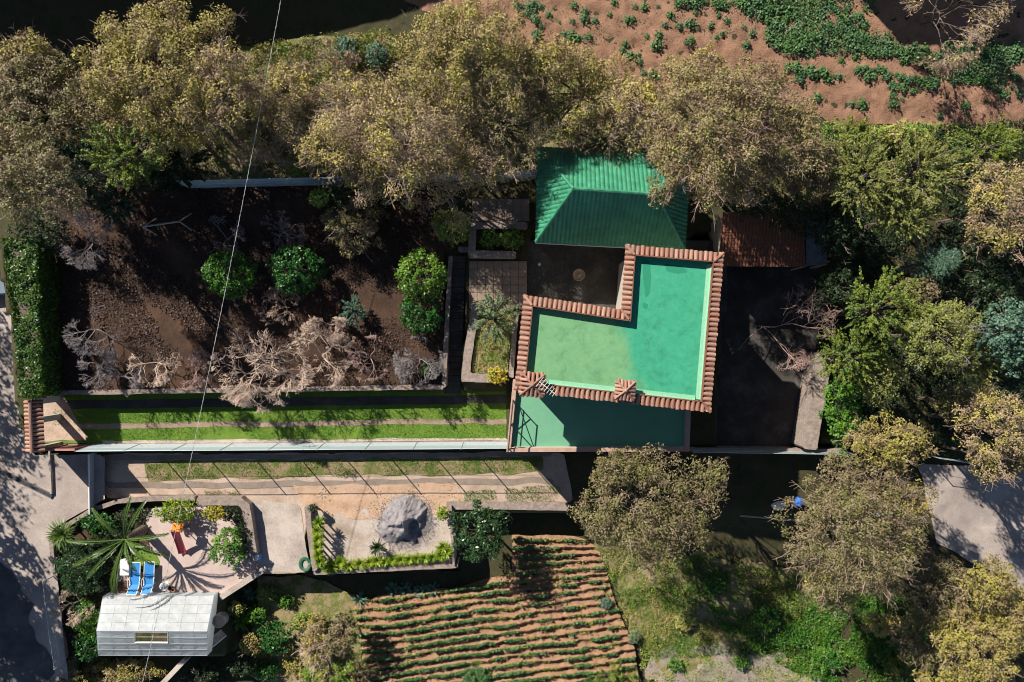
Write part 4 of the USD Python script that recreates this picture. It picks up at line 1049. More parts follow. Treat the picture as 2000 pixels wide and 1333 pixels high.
# slide
sl0 = W(347, 1036, -.2)
sd = thing('slide', 'small child slide with red chute and orange top on the pink patio', 'slide', (sl0[0], sl0[1], -1.03), 0)
e = W(358, 1082, -.95) - sl0
chute = MB()
n = 10
tt_ = np.linspace(0, 1, n)
zc_ = 1.05 * (1 - tt_) ** 1.15 + .08
cx_, cy_ = e[0] * tt_, e[1] * tt_
sdv = unit(np.array([-e[1], e[0]]))
pr = [(-.24, .14), (-.22, .0), (.22, .0), (.24, .14)]
V = np.array([[cx_[i] + sdv[0] * a, cy_[i] + sdv[1] * a, zc_[i] + b] for i in range(n) for a, b in pr])
Fq = [[i * 4 + j, i * 4 + j + 1, (i + 1) * 4 + j + 1, (i + 1) * 4 + j] for i in range(n - 1) for j in range(3)]
obj('chute', (V, np.array(Fq)), m_redplastic, sd)
obj('platform', MB().box((.12, .22, 1.12), (.66, .5, .09), -12, .03).mesh, m_orange, sd)
obj('hood', MB().tube([(-.18, .1, 1.15), (-.16, .12, 1.5), (.14, .2, 1.62), (.42, .24, 1.5), (.44, .22, 1.15)], .045, 8).mesh, m_orange, sd)
for s in (-1, 1):
    obj('ladder_rail', MB().bar((.12 + s * .22, .75, 0), (.12 + s * .22, .4, 1.3), .03).mesh, m_orange, sd)
    obj('leg', MB().bar((.12 + s * .25, .1, 0), (.12 + s * .22, .15, 1.08), .03).mesh, m_darksteel, sd)
for i in range(4): obj('rung', MB().box((.12, .75 - .35 * (i + 1) / 5.2, .24 * (i + 1)), (.42, .09, .05)).mesh, m_orange, sd)
# loungers
def lounger(px, py, label, rz):
    c = W(px, py, -.8)
    t = thing('sun_lounger', label, 'sun lounger', (c[0], c[1], -1.03), rz)
    for s in (-1, 1):
        obj('side_rail', MB().bar((s * .31, .95, .33), (s * .31, -.45, .33), .03).mesh, m_white, t)
        for y in (.8, -.4): obj('leg', MB().bar((s * .31, y, 0), (s * .31, y, .33), .025).mesh, m_white, t)
        obj('armrest', MB().tube([(s * .33, .0, .34), (s * .36, -.15, .52), (s * .36, -.5, .52), (s * .33, -.6, .5)], .022, 5).mesh, m_white, t)
    obj('end_bar', MB().bar((-.31, .95, .33), (.31, .95, .33), .03).mesh, m_white, t)
    obj('seat', MB().add([[-.28, .93, .34], [.28, .93, .34], [.28, .2, .32], [-.28, .2, .32], [.28, -.42, .335], [-.28, -.42, .335]], [[3, 2, 1, 0], [5, 4, 2, 3]]).mesh, m_bluecanvas, t)
    b = obj('backrest', MB().add([[-.28, -.42, .336], [.28, -.42, .336], [.27, -.9, .72], [-.27, -.9, .72]], [[3, 2, 1, 0]]).mesh, m_bluecanvas, t)
    obj('frame', MB().tube([(-.3, -.42, .33), (-.29, -.93, .74), (.29, -.93, .74), (.3, -.42, .33)], .026, 6).mesh, m_white, b)
lounger(265, 1128, 'left blue fabric sun lounger with white frame, shaded by palm fronds', -2)
lounger(292.5, 1127, 'right blue fabric sun lounger with white frame, in full sun beside the round table', -2)
wb = W(243, 1109, -.55)
t = thing('storage_box', 'white storage box with flat lid left of the blue loungers', 'box', (wb[0], wb[1], -1.03))
obj('body', MB().box((0, 0, .22), (.52, .92, .44), 0, .02).mesh, m_white, t); obj('lid', MB().box((0, 0, .47), (.57, .98, .05), 0, .015).mesh, m_white, t)
rtb = W(320, 1146, -.6)
t = thing('round_table', 'small round white table right of the blue loungers', 'table', (rtb[0], rtb[1], -1.03))
obj('tabletop', lathe([(.005, .44), (.25, .44), (.26, .47), (.25, .485), (.005, .485)], 24), m_white, t, smooth=30)
obj('leg', MB().bar((0, 0, 0), (0, 0, .44), .05).mesh, m_white, t)
obj('foot', lathe([(.005, 0), (.18, 0), (.16, .03), (.005, .05)], 16), m_white, t)
for i, (px, py, r) in enumerate(((334, 1148, .13), (340, 1152, .1), (200, 1150, .14))):
    c = W(px, py, -.9)
    t = thing('flower_pot', ['terracotta pot nearest the round white table', 'smaller terracotta pot beside the greenhouse end', 'terracotta pot left of the wooden pallet'][i], 'pot', (c[0], c[1], -1.03))
    obj('body', lathe([(.005, .02), (r * .7, 0), (r, .24), (r * 1.12, .25), (r * 1.12, .29), (r * .9, .29), (r * .85, .22)], 14), m_tile, t, smooth=40)
    obj('soil', lathe([(.005, .23), (r * .88, .23)], 14), m_litter_ground, t)
pl0 = W(237, 1149, -.95)
t = thing('wooden_pallet', 'brown slatted wooden pallet left of the blue loungers', 'pallet', (pl0[0], pl0[1], -1.03))
for i in range(6): obj('slat', MB().box((0, -.38 + .15 * i, .13), (1.05, .11, .025)).mesh, m_wood, t)
for s in (-.45, 0, .45): obj('bearer', MB().box((s, 0, .055), (.09, .88, .11)).mesh, m_wood, t)
# hose
hc = W(596, 1101, PATH)
t = thing('garden_hose', 'coiled green garden hose on the concrete beside the court wall', 'hose', (hc[0], hc[1], PATH + .03))
th = np.linspace(0, 2 * math.pi * 5, 90)
obj('coil', MB().tube(np.stack([(.20 + .012 * th / 2) * np.cos(th), (.26 + .012 * th / 2) * np.sin(th), .03 + .012 * (th % (2 * math.pi))], 1), .017, 5).mesh, m_hose, t)
bb = W(505, 1088, -.7)
t = thing('blue_bin', 'small blue and white bin against the patio wall', 'bin', (bb[0], bb[1], PATH))
obj('body', MB().box((0, 0, .3), (.28, .4, .6), 5, .04).mesh, mat_plain('bin_blue', (.08, .22, .5), .4), t); obj('lid', MB().box((0, .05, .63), (.26, .26, .06), 5, .02).mesh, m_white, t)

# ------------------------------------------------------------------ greenhouse
zg0 = -1.1
gA, gB = W(201, 1165, zg0 + .75), W(418, 1163, zg0 + .75)        # north eave
gC, gD = W(192, 1280, zg0 + .75), W(405, 1281, zg0 + .75)        # south eave
gR0, gR1 = W(188.5, 1232, zg0 + 2.35), W(404.5, 1233, zg0 + 2.35)
ghs = thing('greenhouse', 'white plastic sheet greenhouse with pitched roof and an open vent in its south slope', 'greenhouse')
rngg = np.random.default_rng(3)
def skin(a, b, c, d, nu, nv, hole=None, seed=0):
    us, vs = np.linspace(0, 1, nu), np.linspace(0, 1, nv)
    nrm = unit(np.cross(b - a, d - a))
    if nrm[2] < 0: nrm = -nrm
    V = np.array([(a * (1 - u) + b * u) * (1 - v) + (d * (1 - u) + c * u) * v for v in vs for u in us])
    wob = (meshkit.fbm(V * np.array([1.2, 2.5, 2.5]), 3, seed) - .5) * .07
    U, Vv = np.meshgrid(us, vs)
    sag = -.008 * np.abs(np.sin(np.pi * Vv.ravel() * 4)) * (np.abs(np.sin(np.pi * U.ravel() * 8)))
    V = V + nrm * (wob + sag)[:, None]
    F = []
    for j in range(nv - 1):
        for i in range(nu - 1):
            uc, vc = (us[i] + us[i + 1]) / 2, (vs[j] + vs[j + 1]) / 2
            if hole and hole[0] < uc < hole[1] and hole[2] < vc < hole[3]: continue
            F.append([j * nu + i, j * nu + i + 1, (j + 1) * nu + i + 1, (j + 1) * nu + i])
    return V, np.array(F)
obj('north_sheet', skin(gA, gB, gR1, gR0, 81, 25, seed=1), m_plastic, ghs, smooth=True)
HOLE = (.345, .645, .565, 1.01)
obj('south_sheet', skin(gC, gD, gR1, gR0, 81, 25, (.345, .645, .56, .96), 2), m_plastic, ghs, smooth=True)
for (a, c, r) in ((gB, gD, gR1), (gA, gC, gR0)):
    lo = lambda q: np.array([q[0], q[1], zg0 - .1])
    V = np.array([a, c, r, lo(a), lo(c)])
    obj('end_sheet', (V, np.array([[0, 1, 2], [0, 3, 4], [0, 4, 1]])), m_plastic, ghs)
for (a, b) in ((gA, gB), (gC, gD)):
    V = np.array([a, b, [b[0], b[1], zg0 - .1], [a[0], a[1], zg0 - .1]])
    obj('side_sheet', (V, np.array([[0, 1, 2, 3]])), m_plastic, ghs)
off = np.array([0, 0, .03])
m_tube = mat_plain('grey_tube', (.42, .46, .50), .5)
for f in (0, .25, .5, .75):
    obj('purlin', MB().bar(gA * (1 - f) + gR0 * f + off, gB * (1 - f) + gR1 * f + off, .011).mesh, m_tube, ghs)
    obj('purlin', MB().bar(gC * (1 - f) + gR0 * f + off, gD * (1 - f) + gR1 * f + off, .011).mesh, m_tube, ghs)
obj('ridge_tube', MB().bar(gR0 + off, gR1 + off, .022).mesh, m_tube, ghs)
for f in np.linspace(0, 1, 9):
    r = gR0 * (1 - f) + gR1 * f
    obj('rafter', MB().bar(gA * (1 - f) + gB * f + off * .6, r + off * .6, .006).mesh, m_tube, ghs)
    obj('rafter', MB().bar(gC * (1 - f) + gD * f + off * .6, r + off * .6, .006).mesh, m_tube, ghs)
sp = lambda u, v: (gC * (1 - u) + gD * u) * (1 - v) + (gR0 * (1 - u) + gR1 * u) * v + off
obj('vent_frame', MB().tube([sp(.345, .56), sp(.645, .56), sp(.645, .96), sp(.345, .96), sp(.345, .56)], .02, 5).mesh, m_white, ghs)
obj('rolled_flap', MB().tube([sp(.345, .53), sp(.5, .535), sp(.645, .53)], .045, 8).mesh, m_white, ghs)
obj('vent_bar', MB().bar(sp(.345, .76), sp(.645, .76), .015).mesh, m_greywood, ghs)
gx = [gA[:2] + [.2, -.2], gB[:2] + [-.2, -.2], gD[:2] + [-.2, .2], gC[:2] + [.2, .2]]
obj('floor', (np.array([[*q, zg0 + .06] for q in gx]), np.array([[3, 2, 1, 0]])), m_drygrass, ghs)
t = thing('water_tank', 'round grey concrete tank at the east end of the greenhouse', 'tank', tuple(W(433, 1208, -1.1)))
obj('body', lathe([(.005, -.1), (.42, -.1), (.42, .55), (.36, .55), (.34, .4), (.005, .4)], 20), m_concrete, t)
t = thing('plank_ramp', 'grey plank sheet leaning by the east end of the greenhouse', 'board', tuple(W(425, 1245, -1.2)), 40)
obj('board', MB().box((0, 0, .1), (1.1, .5, .06), 0, .01).mesh, m_greywood, t)
obj('edge_rail', MB().box((0, -.27, .14), (1.15, .06, .1)).mesh, m_white, t)

# gravel pile
gp = W(790, 1018, COURT)
rng = np.random.default_rng(4)
xx, yy = np.meshgrid(np.linspace(-1.9, 1.9, 84), np.linspace(-1.9, 1.7, 80))
rr = np.sqrt((xx / 1.45) ** 2 + ((yy + .1) / 1.35) ** 2)
r1 = np.sqrt(((xx - .1) / 1.0) ** 2 + ((yy - .2) / 1.05) ** 2)
nz = meshkit.fbm(np.stack([xx, yy, 0 * xx], -1) * 1.8, 4, 5) - .5
nf = meshkit.fbm(np.stack([xx, yy, 0 * xx], -1) * 7, 3, 6) - .5
a1 = np.maximum(1.0 - .70 * r1 + nz * .6, 0)
a2 = np.maximum(.42 - .42 * np.sqrt((xx + .75) ** 2 + ((yy + .55) / .8) ** 2) + nz * .3, 0)
sc = np.sqrt(((xx - .62) / .72) ** 2 + ((yy + .35) / .95) ** 2)
a1 = np.minimum(a1, np.where(sc < 1, .08 + 1.7 * np.clip(sc - .45, 0, 1) ** .8, 9))
zz = np.maximum(a1, a2) + nf * .10 * np.clip(1.35 - rr, 0, 1) - .025 + .16 * np.exp(-(rr / .95) ** 2 * 1.4 + nz * 2)
keep = rr < 1.28
ii = np.arange(xx.size).reshape(xx.shape)
kq = keep[:-1, :-1] & keep[1:, 1:] & keep[:-1, 1:] & keep[1:, :-1]
Fq = np.stack([ii[:-1, :-1], ii[:-1, 1:], ii[1:, 1:], ii[1:, :-1]], -1)[kq]
gpt = obj('gravel_pile', (np.stack([xx.ravel() + gp[0], yy.ravel() + gp[1], zz.ravel() + COURT], 1), Fq), m_gravel, smooth=True)
tag(gpt, 'grey gravel heap dumped in the middle of the walled court', 'gravel heap')

rg = np.random.default_rng(19)
n = 5200
a_ = rg.uniform(0, 2 * math.pi, n); r_ = .85 + np.abs(rg.normal(0, .36, n))
gpos = np.column_stack([gp[0] + 1.25 * r_ * np.cos(a_) + .1, gp[1] + 1.2 * r_ * np.sin(a_), np.full(n, COURT + .045)])
okc = (gpos[:, 1] > W(0, 1092, COURT)[1]) & (gpos[:, 0] < W(876, 0, COURT)[0])
gpos = gpos[okc]
tag(obj('gravel_scatter', leaf_quads(gpos, unit(rg.normal(0, .5, gpos.shape) + [0, 0, 1]), .07 * rg.uniform(.4, 1.3, len(gpos)), .05, rg), m_gravel), 'loose grey gravel spilled around the heap in the court', 'gravel', None, 'stuff')
# ------------------------------------------------------------------ parked car at the left edge
cc = W(-22, 512, .2)
car = thing('parked_car', 'pale blue car parked on the road beyond the hedge, cut by the left edge', 'car', (cc[0], cc[1], -.58), 4)
side = np.array([(-2.0, .35), (-1.95, .75), (-1.1, .92), (-.55, 1.38), (.9, 1.42), (1.6, .98), (2.05, .85), (2.1, .4), (1.8, .3), (-1.7, .3)])
def extr_side(pts, w, inset=0.0):
    m = trimesh.creation.extrude_polygon(Polygon(pts), w, engine='earcut')
    v = m.vertices.copy(); v = np.column_stack([v[:, 2] - w / 2, v[:, 0], v[:, 1]])
    k = np.clip((v[:, 2] - .9) / .5, 0, 1); v[:, 0] *= 1 - .16 * k
    return trimesh.Trimesh(v, m.faces, process=False)
obj('body', MB().tm(extr_side(side, 1.74)).mesh, m_car, car)
obj('windows', MB().tm(extr_side([(-1.0, .95), (-.53, 1.33), (.86, 1.37), (1.45, 1.0)], 1.765)).mesh, m_glass, car)
obj('windscreen', MB().add([[-.68, -1.09, .95], [.68, -1.09, .95], [.6, -.58, 1.385], [-.6, -.58, 1.385]], [[0, 1, 2, 3]]).mesh, m_glass, car)
obj('roof_panel', MB().add([[-.6, -.5, 1.405], [.6, -.5, 1.405], [.6, .85, 1.445], [-.6, .85, 1.445]], [[0, 1, 2, 3]]).mesh, m_car, car)
for sx in (-1, 1):
    for y in (-1.3, 1.3):
        w = trimesh.creation.cylinder(.32, .2, sections=18); w.apply_transform(trimesh.transformations.rotation_matrix(math.pi / 2, [0, 1, 0])); w.apply_translation([sx * .8, y, .32])
        obj('wheel', MB().tm(w).mesh, m_rubber, car)
# blue scraps under the trees
for i, (px, py, s, lab) in enumerate(((1556, 980, .42, 'crumpled blue plastic sheet in the shade under the big trees'), (1718, 1004, .2, 'scrap of pale blue plastic caught among the tree branches'), (1520, 988, .4, 'heap of pale rubbish in the shade beside the blue plastic sheet'))):
    z = 6.6 if i == 1 else -1.0
    c = W(px, py, z)
    if i != 1: z = gz1(c[0], c[1])
    m = trimesh.creation.icosphere(3, 1.0)
    v = m.vertices * np.array([s, s * .7, s * .4]) * (.6 + .8 * meshkit.fbm(m.vertices * 2.2 + i * 9, 4, i))[:, None]
    tag(obj('plastic_sheet', (v + [c[0], c[1], z + .1], m.faces), [mat_plain('blue_sheet', (.04, .16, .55), .4), mat_plain('pale_blue', (.3, .5, .75), .4), m_white][i]), lab, 'rubbish')

# ------------------------------------------------------------------ trees
AUT = 'tall autumn trees'
T = tree
T('autumn_tree', 'broad olive brown tree at the upper left edge', 'tree', 55, 205, 135, 140, 9.0, 'olive', 2.64, (.135, .072), 6)
T('autumn_tree', 'tall golden olive tree near the top left, largest crown of the upper left group', 'tree', 300, 135, 165, 150, 10.0, 'golden', 3.2, (.135, .072), 5)
T('autumn_tree', 'pinkish tan crown on the right flank of the tall golden tree at upper left', 'tree', 425, 170, 80, 95, 9.5, 'tan', 2.08, (.135, .075), 15, m_twig)
T('autumn_tree', 'half bare brown tree below the tall golden tree at upper left', 'tree', 330, 230, 115, 58, 7.0, 'tan', 1.60, (.14, .078), 18, m_twig)
T('autumn_tree', 'yellow olive tree overhanging the red field at top centre', 'tree', 915, 105, 150, 125, 10.5, 'golden', 3.0, (.13, .07), 5)
T('autumn_tree', 'wide half bare tan tree in the middle of the upper tree row', 'tree', 790, 265, 195, 125, 9.5, 'tan', 1.84, (.14, .078), 19, m_twig)
T('autumn_tree', 'olive brown tree between the wide tan tree and the green tiled roof', 'tree', 985, 230, 100, 105, 8.0, 'olive', 1.50, (.13, .07), 10)
T('autumn_tree', 'yellowish tree just above the green tiled roof', 'tree', 1140, 175, 125, 95, 7.5, 'golden', 2.2, (.13, .07), 8)
T('autumn_tree', 'grey brown thinning tree leaning over the top of the green tiled roof', 'tree', 1185, 265, 115, 55, 6.8, 'olive', 0.70, (.14, .078), 16)
T('autumn_tree', 'large rust and tan tree right of the green tiled roof', 'tree', 1400, 245, 160, 155, 11.0, 'rust', 2.8, (.135, .072), 9, m_pinktwig)
T('autumn_tree', 'yellow orange tree at the right end of the upper tree row', 'tree', 1530, 260, 90, 95, 9.5, 'rust', 2.8, (.135, .072), 6)
T('autumn_tree', 'pale yellow tree top at the field edge above the rust tree', 'tree', 1365, 150, 80, 60, 8.5, 'golden', 2.0, (.14, .078), 6)
T('autumn_tree', 'low dark orange branches hanging by the shed roof', 'tree', 1450, 350, 70, 55, 6.5, 'rust', 2.0, (.135, .072), 5)
bare_tree('bare_tree', 'bare pinkish branches hanging over the north orchard fence', 'tree', 870, 360, 85, 6.0, m_pinktwig, 1.6, leaf='tan', leaf_cover=.35)
bare_tree('bare_bush', 'tangled grey bare bush in the gap between the upper trees', 'bush', 570, 235, 75, 4.2, m_twig, 2.0, leaf='olive', leaf_cover=.35)
bare_tree('bare_bush', 'pale bare brush on the bank below the grassy slope', 'bush', 655, 160, 55, 4.0, m_twig, 1.6, leaf='golden', leaf_cover=.4)
bare_tree('bare_tree', 'grey bare tree hanging into the top right corner shadow', 'tree', 1860, 0, 105, 6.0, m_twig, 1.8, leaf='tan', leaf_cover=.6, r0=.049)
for (px, py, r, lab) in ((675, 92, 24, 'bluish shrub on the grass bank'), (738, 108, 26, 'pale green shrub right of the bluish shrub on the bank'), (580, 318, 26, 'yellow green shrub in the gap above the orchard fence')):
    T('shrub', lab, 'shrub', px, py, r, r, 3.4, 'bluegreen' if 'bluish' in lab else 'weed', 3, (.15, .08), 0)
# feathery evergreens at the left
T('feathery_evergreen', 'bright yellow green feathery tree in the middle of the left tree group', 'tree', 245, 300, 88, 60, 9.0, 'limefeather', 3.6, (.15, .055), 0, plume=True, clump=.18)
T('feathery_evergreen', 'bluish dark evergreen left of the bright feathery tree', 'tree', 150, 325, 80, 68, 8.0, 'teal', 3.4, (.2, .07), 0, plume=True, clump=.2)
T('feathery_evergreen', 'very dark evergreen right of the bright feathery tree', 'tree', 330, 318, 80, 62, 5.4, 'dark', 3.4, (.2, .07), 0, plume=True, clump=.2)
T('feathery_evergreen', 'dark bluish bough hanging over the shaded orchard corner', 'tree', 225, 395, 50, 40, 4.6, 'teal', 3.2, (.2, .07), 0, plume=True, clump=.22)
T('autumn_tree', 'brown green tree above the clipped hedge', 'tree', 45, 360, 105, 80, 11.0, 'olive', 2.46, (.13, .07), 7)
T('evergreen_bush', 'dark green bush at the upper end of the clipped hedge', 'bush', 75, 445, 55, 50, 4.0, 'dark', 3, (.16, .09), 2)
# right side
T('feathery_evergreen', 'olive feathery tree right of the shed', 'tree', 1695, 345, 80, 80, 8.2, 'feather', 2.5, (.14, .055), 0, plume=True, clump=.16)
T('feathery_evergreen', 'pale olive feathery tree below the red field', 'tree', 1800, 335, 85, 85, 8.4, 'feather', 2.5, (.14, .055), 3, plume=True, clump=.16)
T('feathery_evergreen', 'yellow green feathery tree at the lower right corner of the red field', 'tree', 1935, 285, 80, 55, 7.6, 'limefeather', 2.5, (.14, .055), 0, plume=True, clump=.16)
T('autumn_tree', 'tan and olive tree at the right edge beside the feathery trees', 'tree', 1965, 400, 80, 105, 9.0, 'tan', 1.60, (.13, .07), 10)
T('shrub', 'lime green shrub at the edge of the red field', 'shrub', 1668, 262, 45, 38, 4.6, 'limefeather', 2.5, (.18, .06), 0, plume=True, clump=.25)
T('shrub', 'grey green brush along the lower edge of the red field', 'shrub', 1770, 260, 60, 22, 3.6, 'weed', 2.4, (.145, .068), 3)
T('feathery_evergreen', 'green and yellow feathery tree right of the bare pinkish tree', 'tree', 1725, 605, 85, 75, 8.2, 'limefeather', 2.5, (.14, .06), 0, plume=True, clump=.16)
T('autumn_tree', 'pale olive tree right of the wide green feathery tree', 'tree', 1845, 655, 85, 75, 9.0, 'feather', 2.6, (.13, .07), 4, m_greytwig)
T('feathery_evergreen', 'yellow green feathery tree above the bright ivy shrub', 'tree', 1665, 695, 72, 62, 6.6, 'limefeather', 2.5, (.14, .06), 0, plume=True, clump=.16)
T('evergreen_tree', 'blue green leafy tree at the right edge', 'tree', 1975, 645, 62, 75, 8.6, 'bluegreen', 3, (.17, .1), 0)
T('shrub', 'bright green ivy like shrub beside the east yard wall', 'shrub', 1652, 800, 42, 78, 3.2, 'vivid', 3.4, (.16, .11), 0, rv=1.4)
T('evergreen_tree', 'dark green tree behind the blue conifer', 'tree', 1895, 470, 70, 60, 6.0, 'dark', 2.6, (.18, .09), 2)
T('evergreen_tree', 'dark tree beside the shed with the grey roof', 'tree', 1640, 440, 50, 70, 5.6, 'dark', 2.8, (.18, .09), 2)
T('evergreen_tree', 'dark green shrub mass between shed and green feathery tree', 'tree', 1640, 560, 50, 60, 4.6, 'dark', 2.8, (.135, .075), 0)
T('evergreen_tree', 'dark olive tree between the blue conifer and the right edge', 'tree', 1930, 565, 60, 50, 6.0, 'dark', 2.4, (.18, .09), 2)
T('autumn_tree', 'brown tree at the right edge above the pale driveway', 'tree', 1950, 835, 70, 95, 8.2, 'tan', 1.60, (.13, .07), 9)
T('autumn_tree', 'tan crown rising over the fence left of the pale driveway', 'tree', 1742, 872, 92, 58, 8.2, 'golden', 2.5, (.135, .072), 4)
T('autumn_tree', 'biggest tan olive tree at the lower right', 'tree', 1685, 1045, 145, 150, 9.5, 'olive', 2.64, (.135, .072), 7, base=-1.8)
T('autumn_tree', 'dull brown tree in the shade right of the biggest tan tree', 'tree', 1835, 1160, 70, 75, 5.0, 'olive', 1.94, (.13, .07), 5)
T('autumn_tree', 'pale yellow tree at the edge of the pale driveway', 'tree', 1940, 1142, 58, 58, 6.6, 'golden', 2.8, (.13, .07), 2)
T('autumn_tree', 'golden yellow tree in the lower right corner', 'tree', 1925, 1272, 100, 72, 7.0, 'golden', 2.8, (.135, .072), 4)
T('autumn_tree', 'rounded olive tan tree south of the green terrace', 'tree', 1265, 1005, 148, 125, 7.2, 'olive', 2.38, (.15, .068), 3, base=-1.6)
T('autumn_tree', 'small pointed crown right of the rounded olive tan tree', 'tree', 1388, 940, 38, 48, 5.5, 'olive', 2.46, (.145, .068), 2, base=-1.2)
T('autumn_tree', 'upper crown of olive leaves touching the terrace edge', 'tree', 1205, 915, 55, 48, 6.4, 'olive', 2.29, (.145, .068), 2, base=-1.2)
T('shrub', 'tan seeding shrub under the biggest tan tree', 'shrub', 1725, 1222, 48, 24, .6, 'tan', 3, (.14, .07), 3)
bare_tree('bare_tree', 'bare pinkish tree in the dark yard east of the house', 'tree', 1540, 632, 88, 5.0, m_pinktwig, 3.0, base=-.75)
T('autumn_tree', 'tan leafy tree filling the gap below the grass bank', 'tree', 560, 170, 70, 60, 6.5, 'tan', 1.76, (.135, .075), 15)
T('autumn_tree', 'golden bushy tree just above the north orchard fence', 'tree', 640, 290, 70, 55, 7.5, 'golden', 2.2, (.135, .075), 8)
T('autumn_tree', 'brown thinning tree over the north fence near the evergreen bough', 'tree', 510, 262, 60, 60, 5.5, 'tan', 1.28, (.135, .075), 18)
T('autumn_tree', 'dull olive tree at the left edge above the brown green tree', 'tree', 30, 300, 80, 60, 8.0, 'tan', 1.92, (.14, .078), 9)
T('autumn_tree', 'olive tree between the rust tree and the olive feathery tree', 'tree', 1600, 330, 60, 70, 7.0, 'olive', 2.11, (.14, .078), 5)
T('feathery_evergreen', 'olive feathery tree on the slope above the blue conifer', 'tree', 1770, 420, 75, 55, 7.4, 'feather', 2.5, (.14, .055), 0, plume=True, clump=.16)
T('feathery_evergreen', 'soft green feathery tree between the pale olive tree and the right edge', 'tree', 1905, 705, 60, 50, 7.0, 'feather', 2.5, (.2, .06), 0, plume=True, clump=.22)
T('evergreen_tree', 'dark tree in the gap below the blue conifer', 'tree', 1790, 575, 55, 40, 5.5, 'olive', 2.29, (.135, .075), 0)
T('autumn_tree', 'brown tree in front of the driveway fence at the right', 'tree', 1960, 900, 60, 45, 6.5, 'rust', 2.2, (.14, .078), 5)
T('autumn_tree', 'dark olive tree behind the golden corner tree', 'tree', 1800, 1255, 60, 50, 3.5, 'olive', 2.11, (.14, .078), 5)
T('autumn_tree', 'yellowish low tree between the two golden trees at the right edge', 'tree', 1880, 1215, 50, 45, 5.0, 'golden', 2.6, (.14, .078), 3)
for (px, py, rr, h, lab) in ((-434, 400, 85, 9, 'tree across the road beyond the upper left edge'), (-445, 540, 80, 9, 'tree across the road level with the hedge'), (-425, 665, 80, 9, 'tree across the road level with the gateway'), (-330, 655, 60, 8.5, 'thin tree across the road beyond the drain'), (-440, 770, 80, 9, 'tree across the road below the drain')):
    T('roadside_tree', lab, 'tree', px, py, rr, rr, h, 'tan', 1.5, (.3, .16), 3, trunk_r=.08, zmin=-.8, rv=3.2, hollow=.2)
for (px, py, rr, h, lab) in ((-400, 990, 120, 10, 'dense evergreen across the road at the lower left'), (-440, 1110, 120, 10, 'dense evergreen behind the others across the dark road'), (-345, 1075, 100, 9.5, 'bushy evergreen at the far kerb of the dark road'), (-300, 1160, 90, 9, 'evergreen beyond the bottom left corner'), (-470, 900, 90, 9, 'evergreen across the road above the dark road')):
    T('roadside_tree', lab, 'tree', px, py, rr, rr, h, 'dark', 2.6, (.34, .2), 0, rv=3.6, zmin=-.8)
for (px, py, rx_, ry_, zt_, pal_, tw_, lab) in (
    (470, 215, 55, 50, 6.0, 'golden', 8, 'golden scrub tree between the tall golden tree and the brushy gap'), (700, 190, 70, 50, 6.5, 'tan', 12, 'tan brushy tree below the shrubs of the grass bank'),
    (620, 235, 60, 45, 5.5, 'olive', 10, 'olive brush in the middle of the brushy gap'), (1060, 120, 70, 55, 8.5, 'golden', 6, 'yellow olive crown between the two upper trees beside the field'),
    (1255, 195, 70, 60, 8.5, 'tan', 9, 'tan crown joining the yellowish tree and the rust tree'), (1480, 165, 70, 55, 8.0, 'rust', 6, 'orange tan crown at the field edge on the right of the rust tree'),
    (720, 330, 80, 40, 7.0, 'tan', 12, 'half bare tan branches above the orchard fence'), (940, 320, 70, 45, 7.5, 'tan', 12, 'half bare tan branches left of the green tiled roof'),
    (150, 200, 70, 80, 6.8, 'golden', 7, 'golden brown crown between the two large upper left trees'), (40, 110, 70, 50, 8.0, 'golden', 6, 'yellow topped crown at the top left corner'),
    (1720, 740, 50, 50, 5.5, 'feather', 0, 'soft green low tree below the wide green feathery tree'), (1880, 790, 55, 45, 5.5, 'olive', 4, 'dull olive tree above the driveway fence'),
    (1560, 420, 55, 40, 5.5, 'dark', 0, 'dark boughs hanging over the shed roof'), (1480, 395, 60, 32, 5.2, 'dark', 3, 'dark shaded boughs over the top of the shed roof'),
    (1640, 1150, 60, 55, 5.0, 'tan', 6, 'tan tree at the lower left of the biggest tan tree'), (1760, 990, 70, 60, 7.5, 'golden', 4, 'golden crown right of the biggest tan tree'),
    (1990, 1210, 50, 60, 6.0, 'golden', 3, 'golden crown at the right edge between driveway and corner'), (1860, 1325, 70, 30, 4.0, 'golden', 3, 'golden bush at the bottom edge left of the corner tree')):
    T('autumn_tree', lab, 'tree', px, py, rx_, ry_, zt_, pal_, 2.2, (.14, .078), tw_)
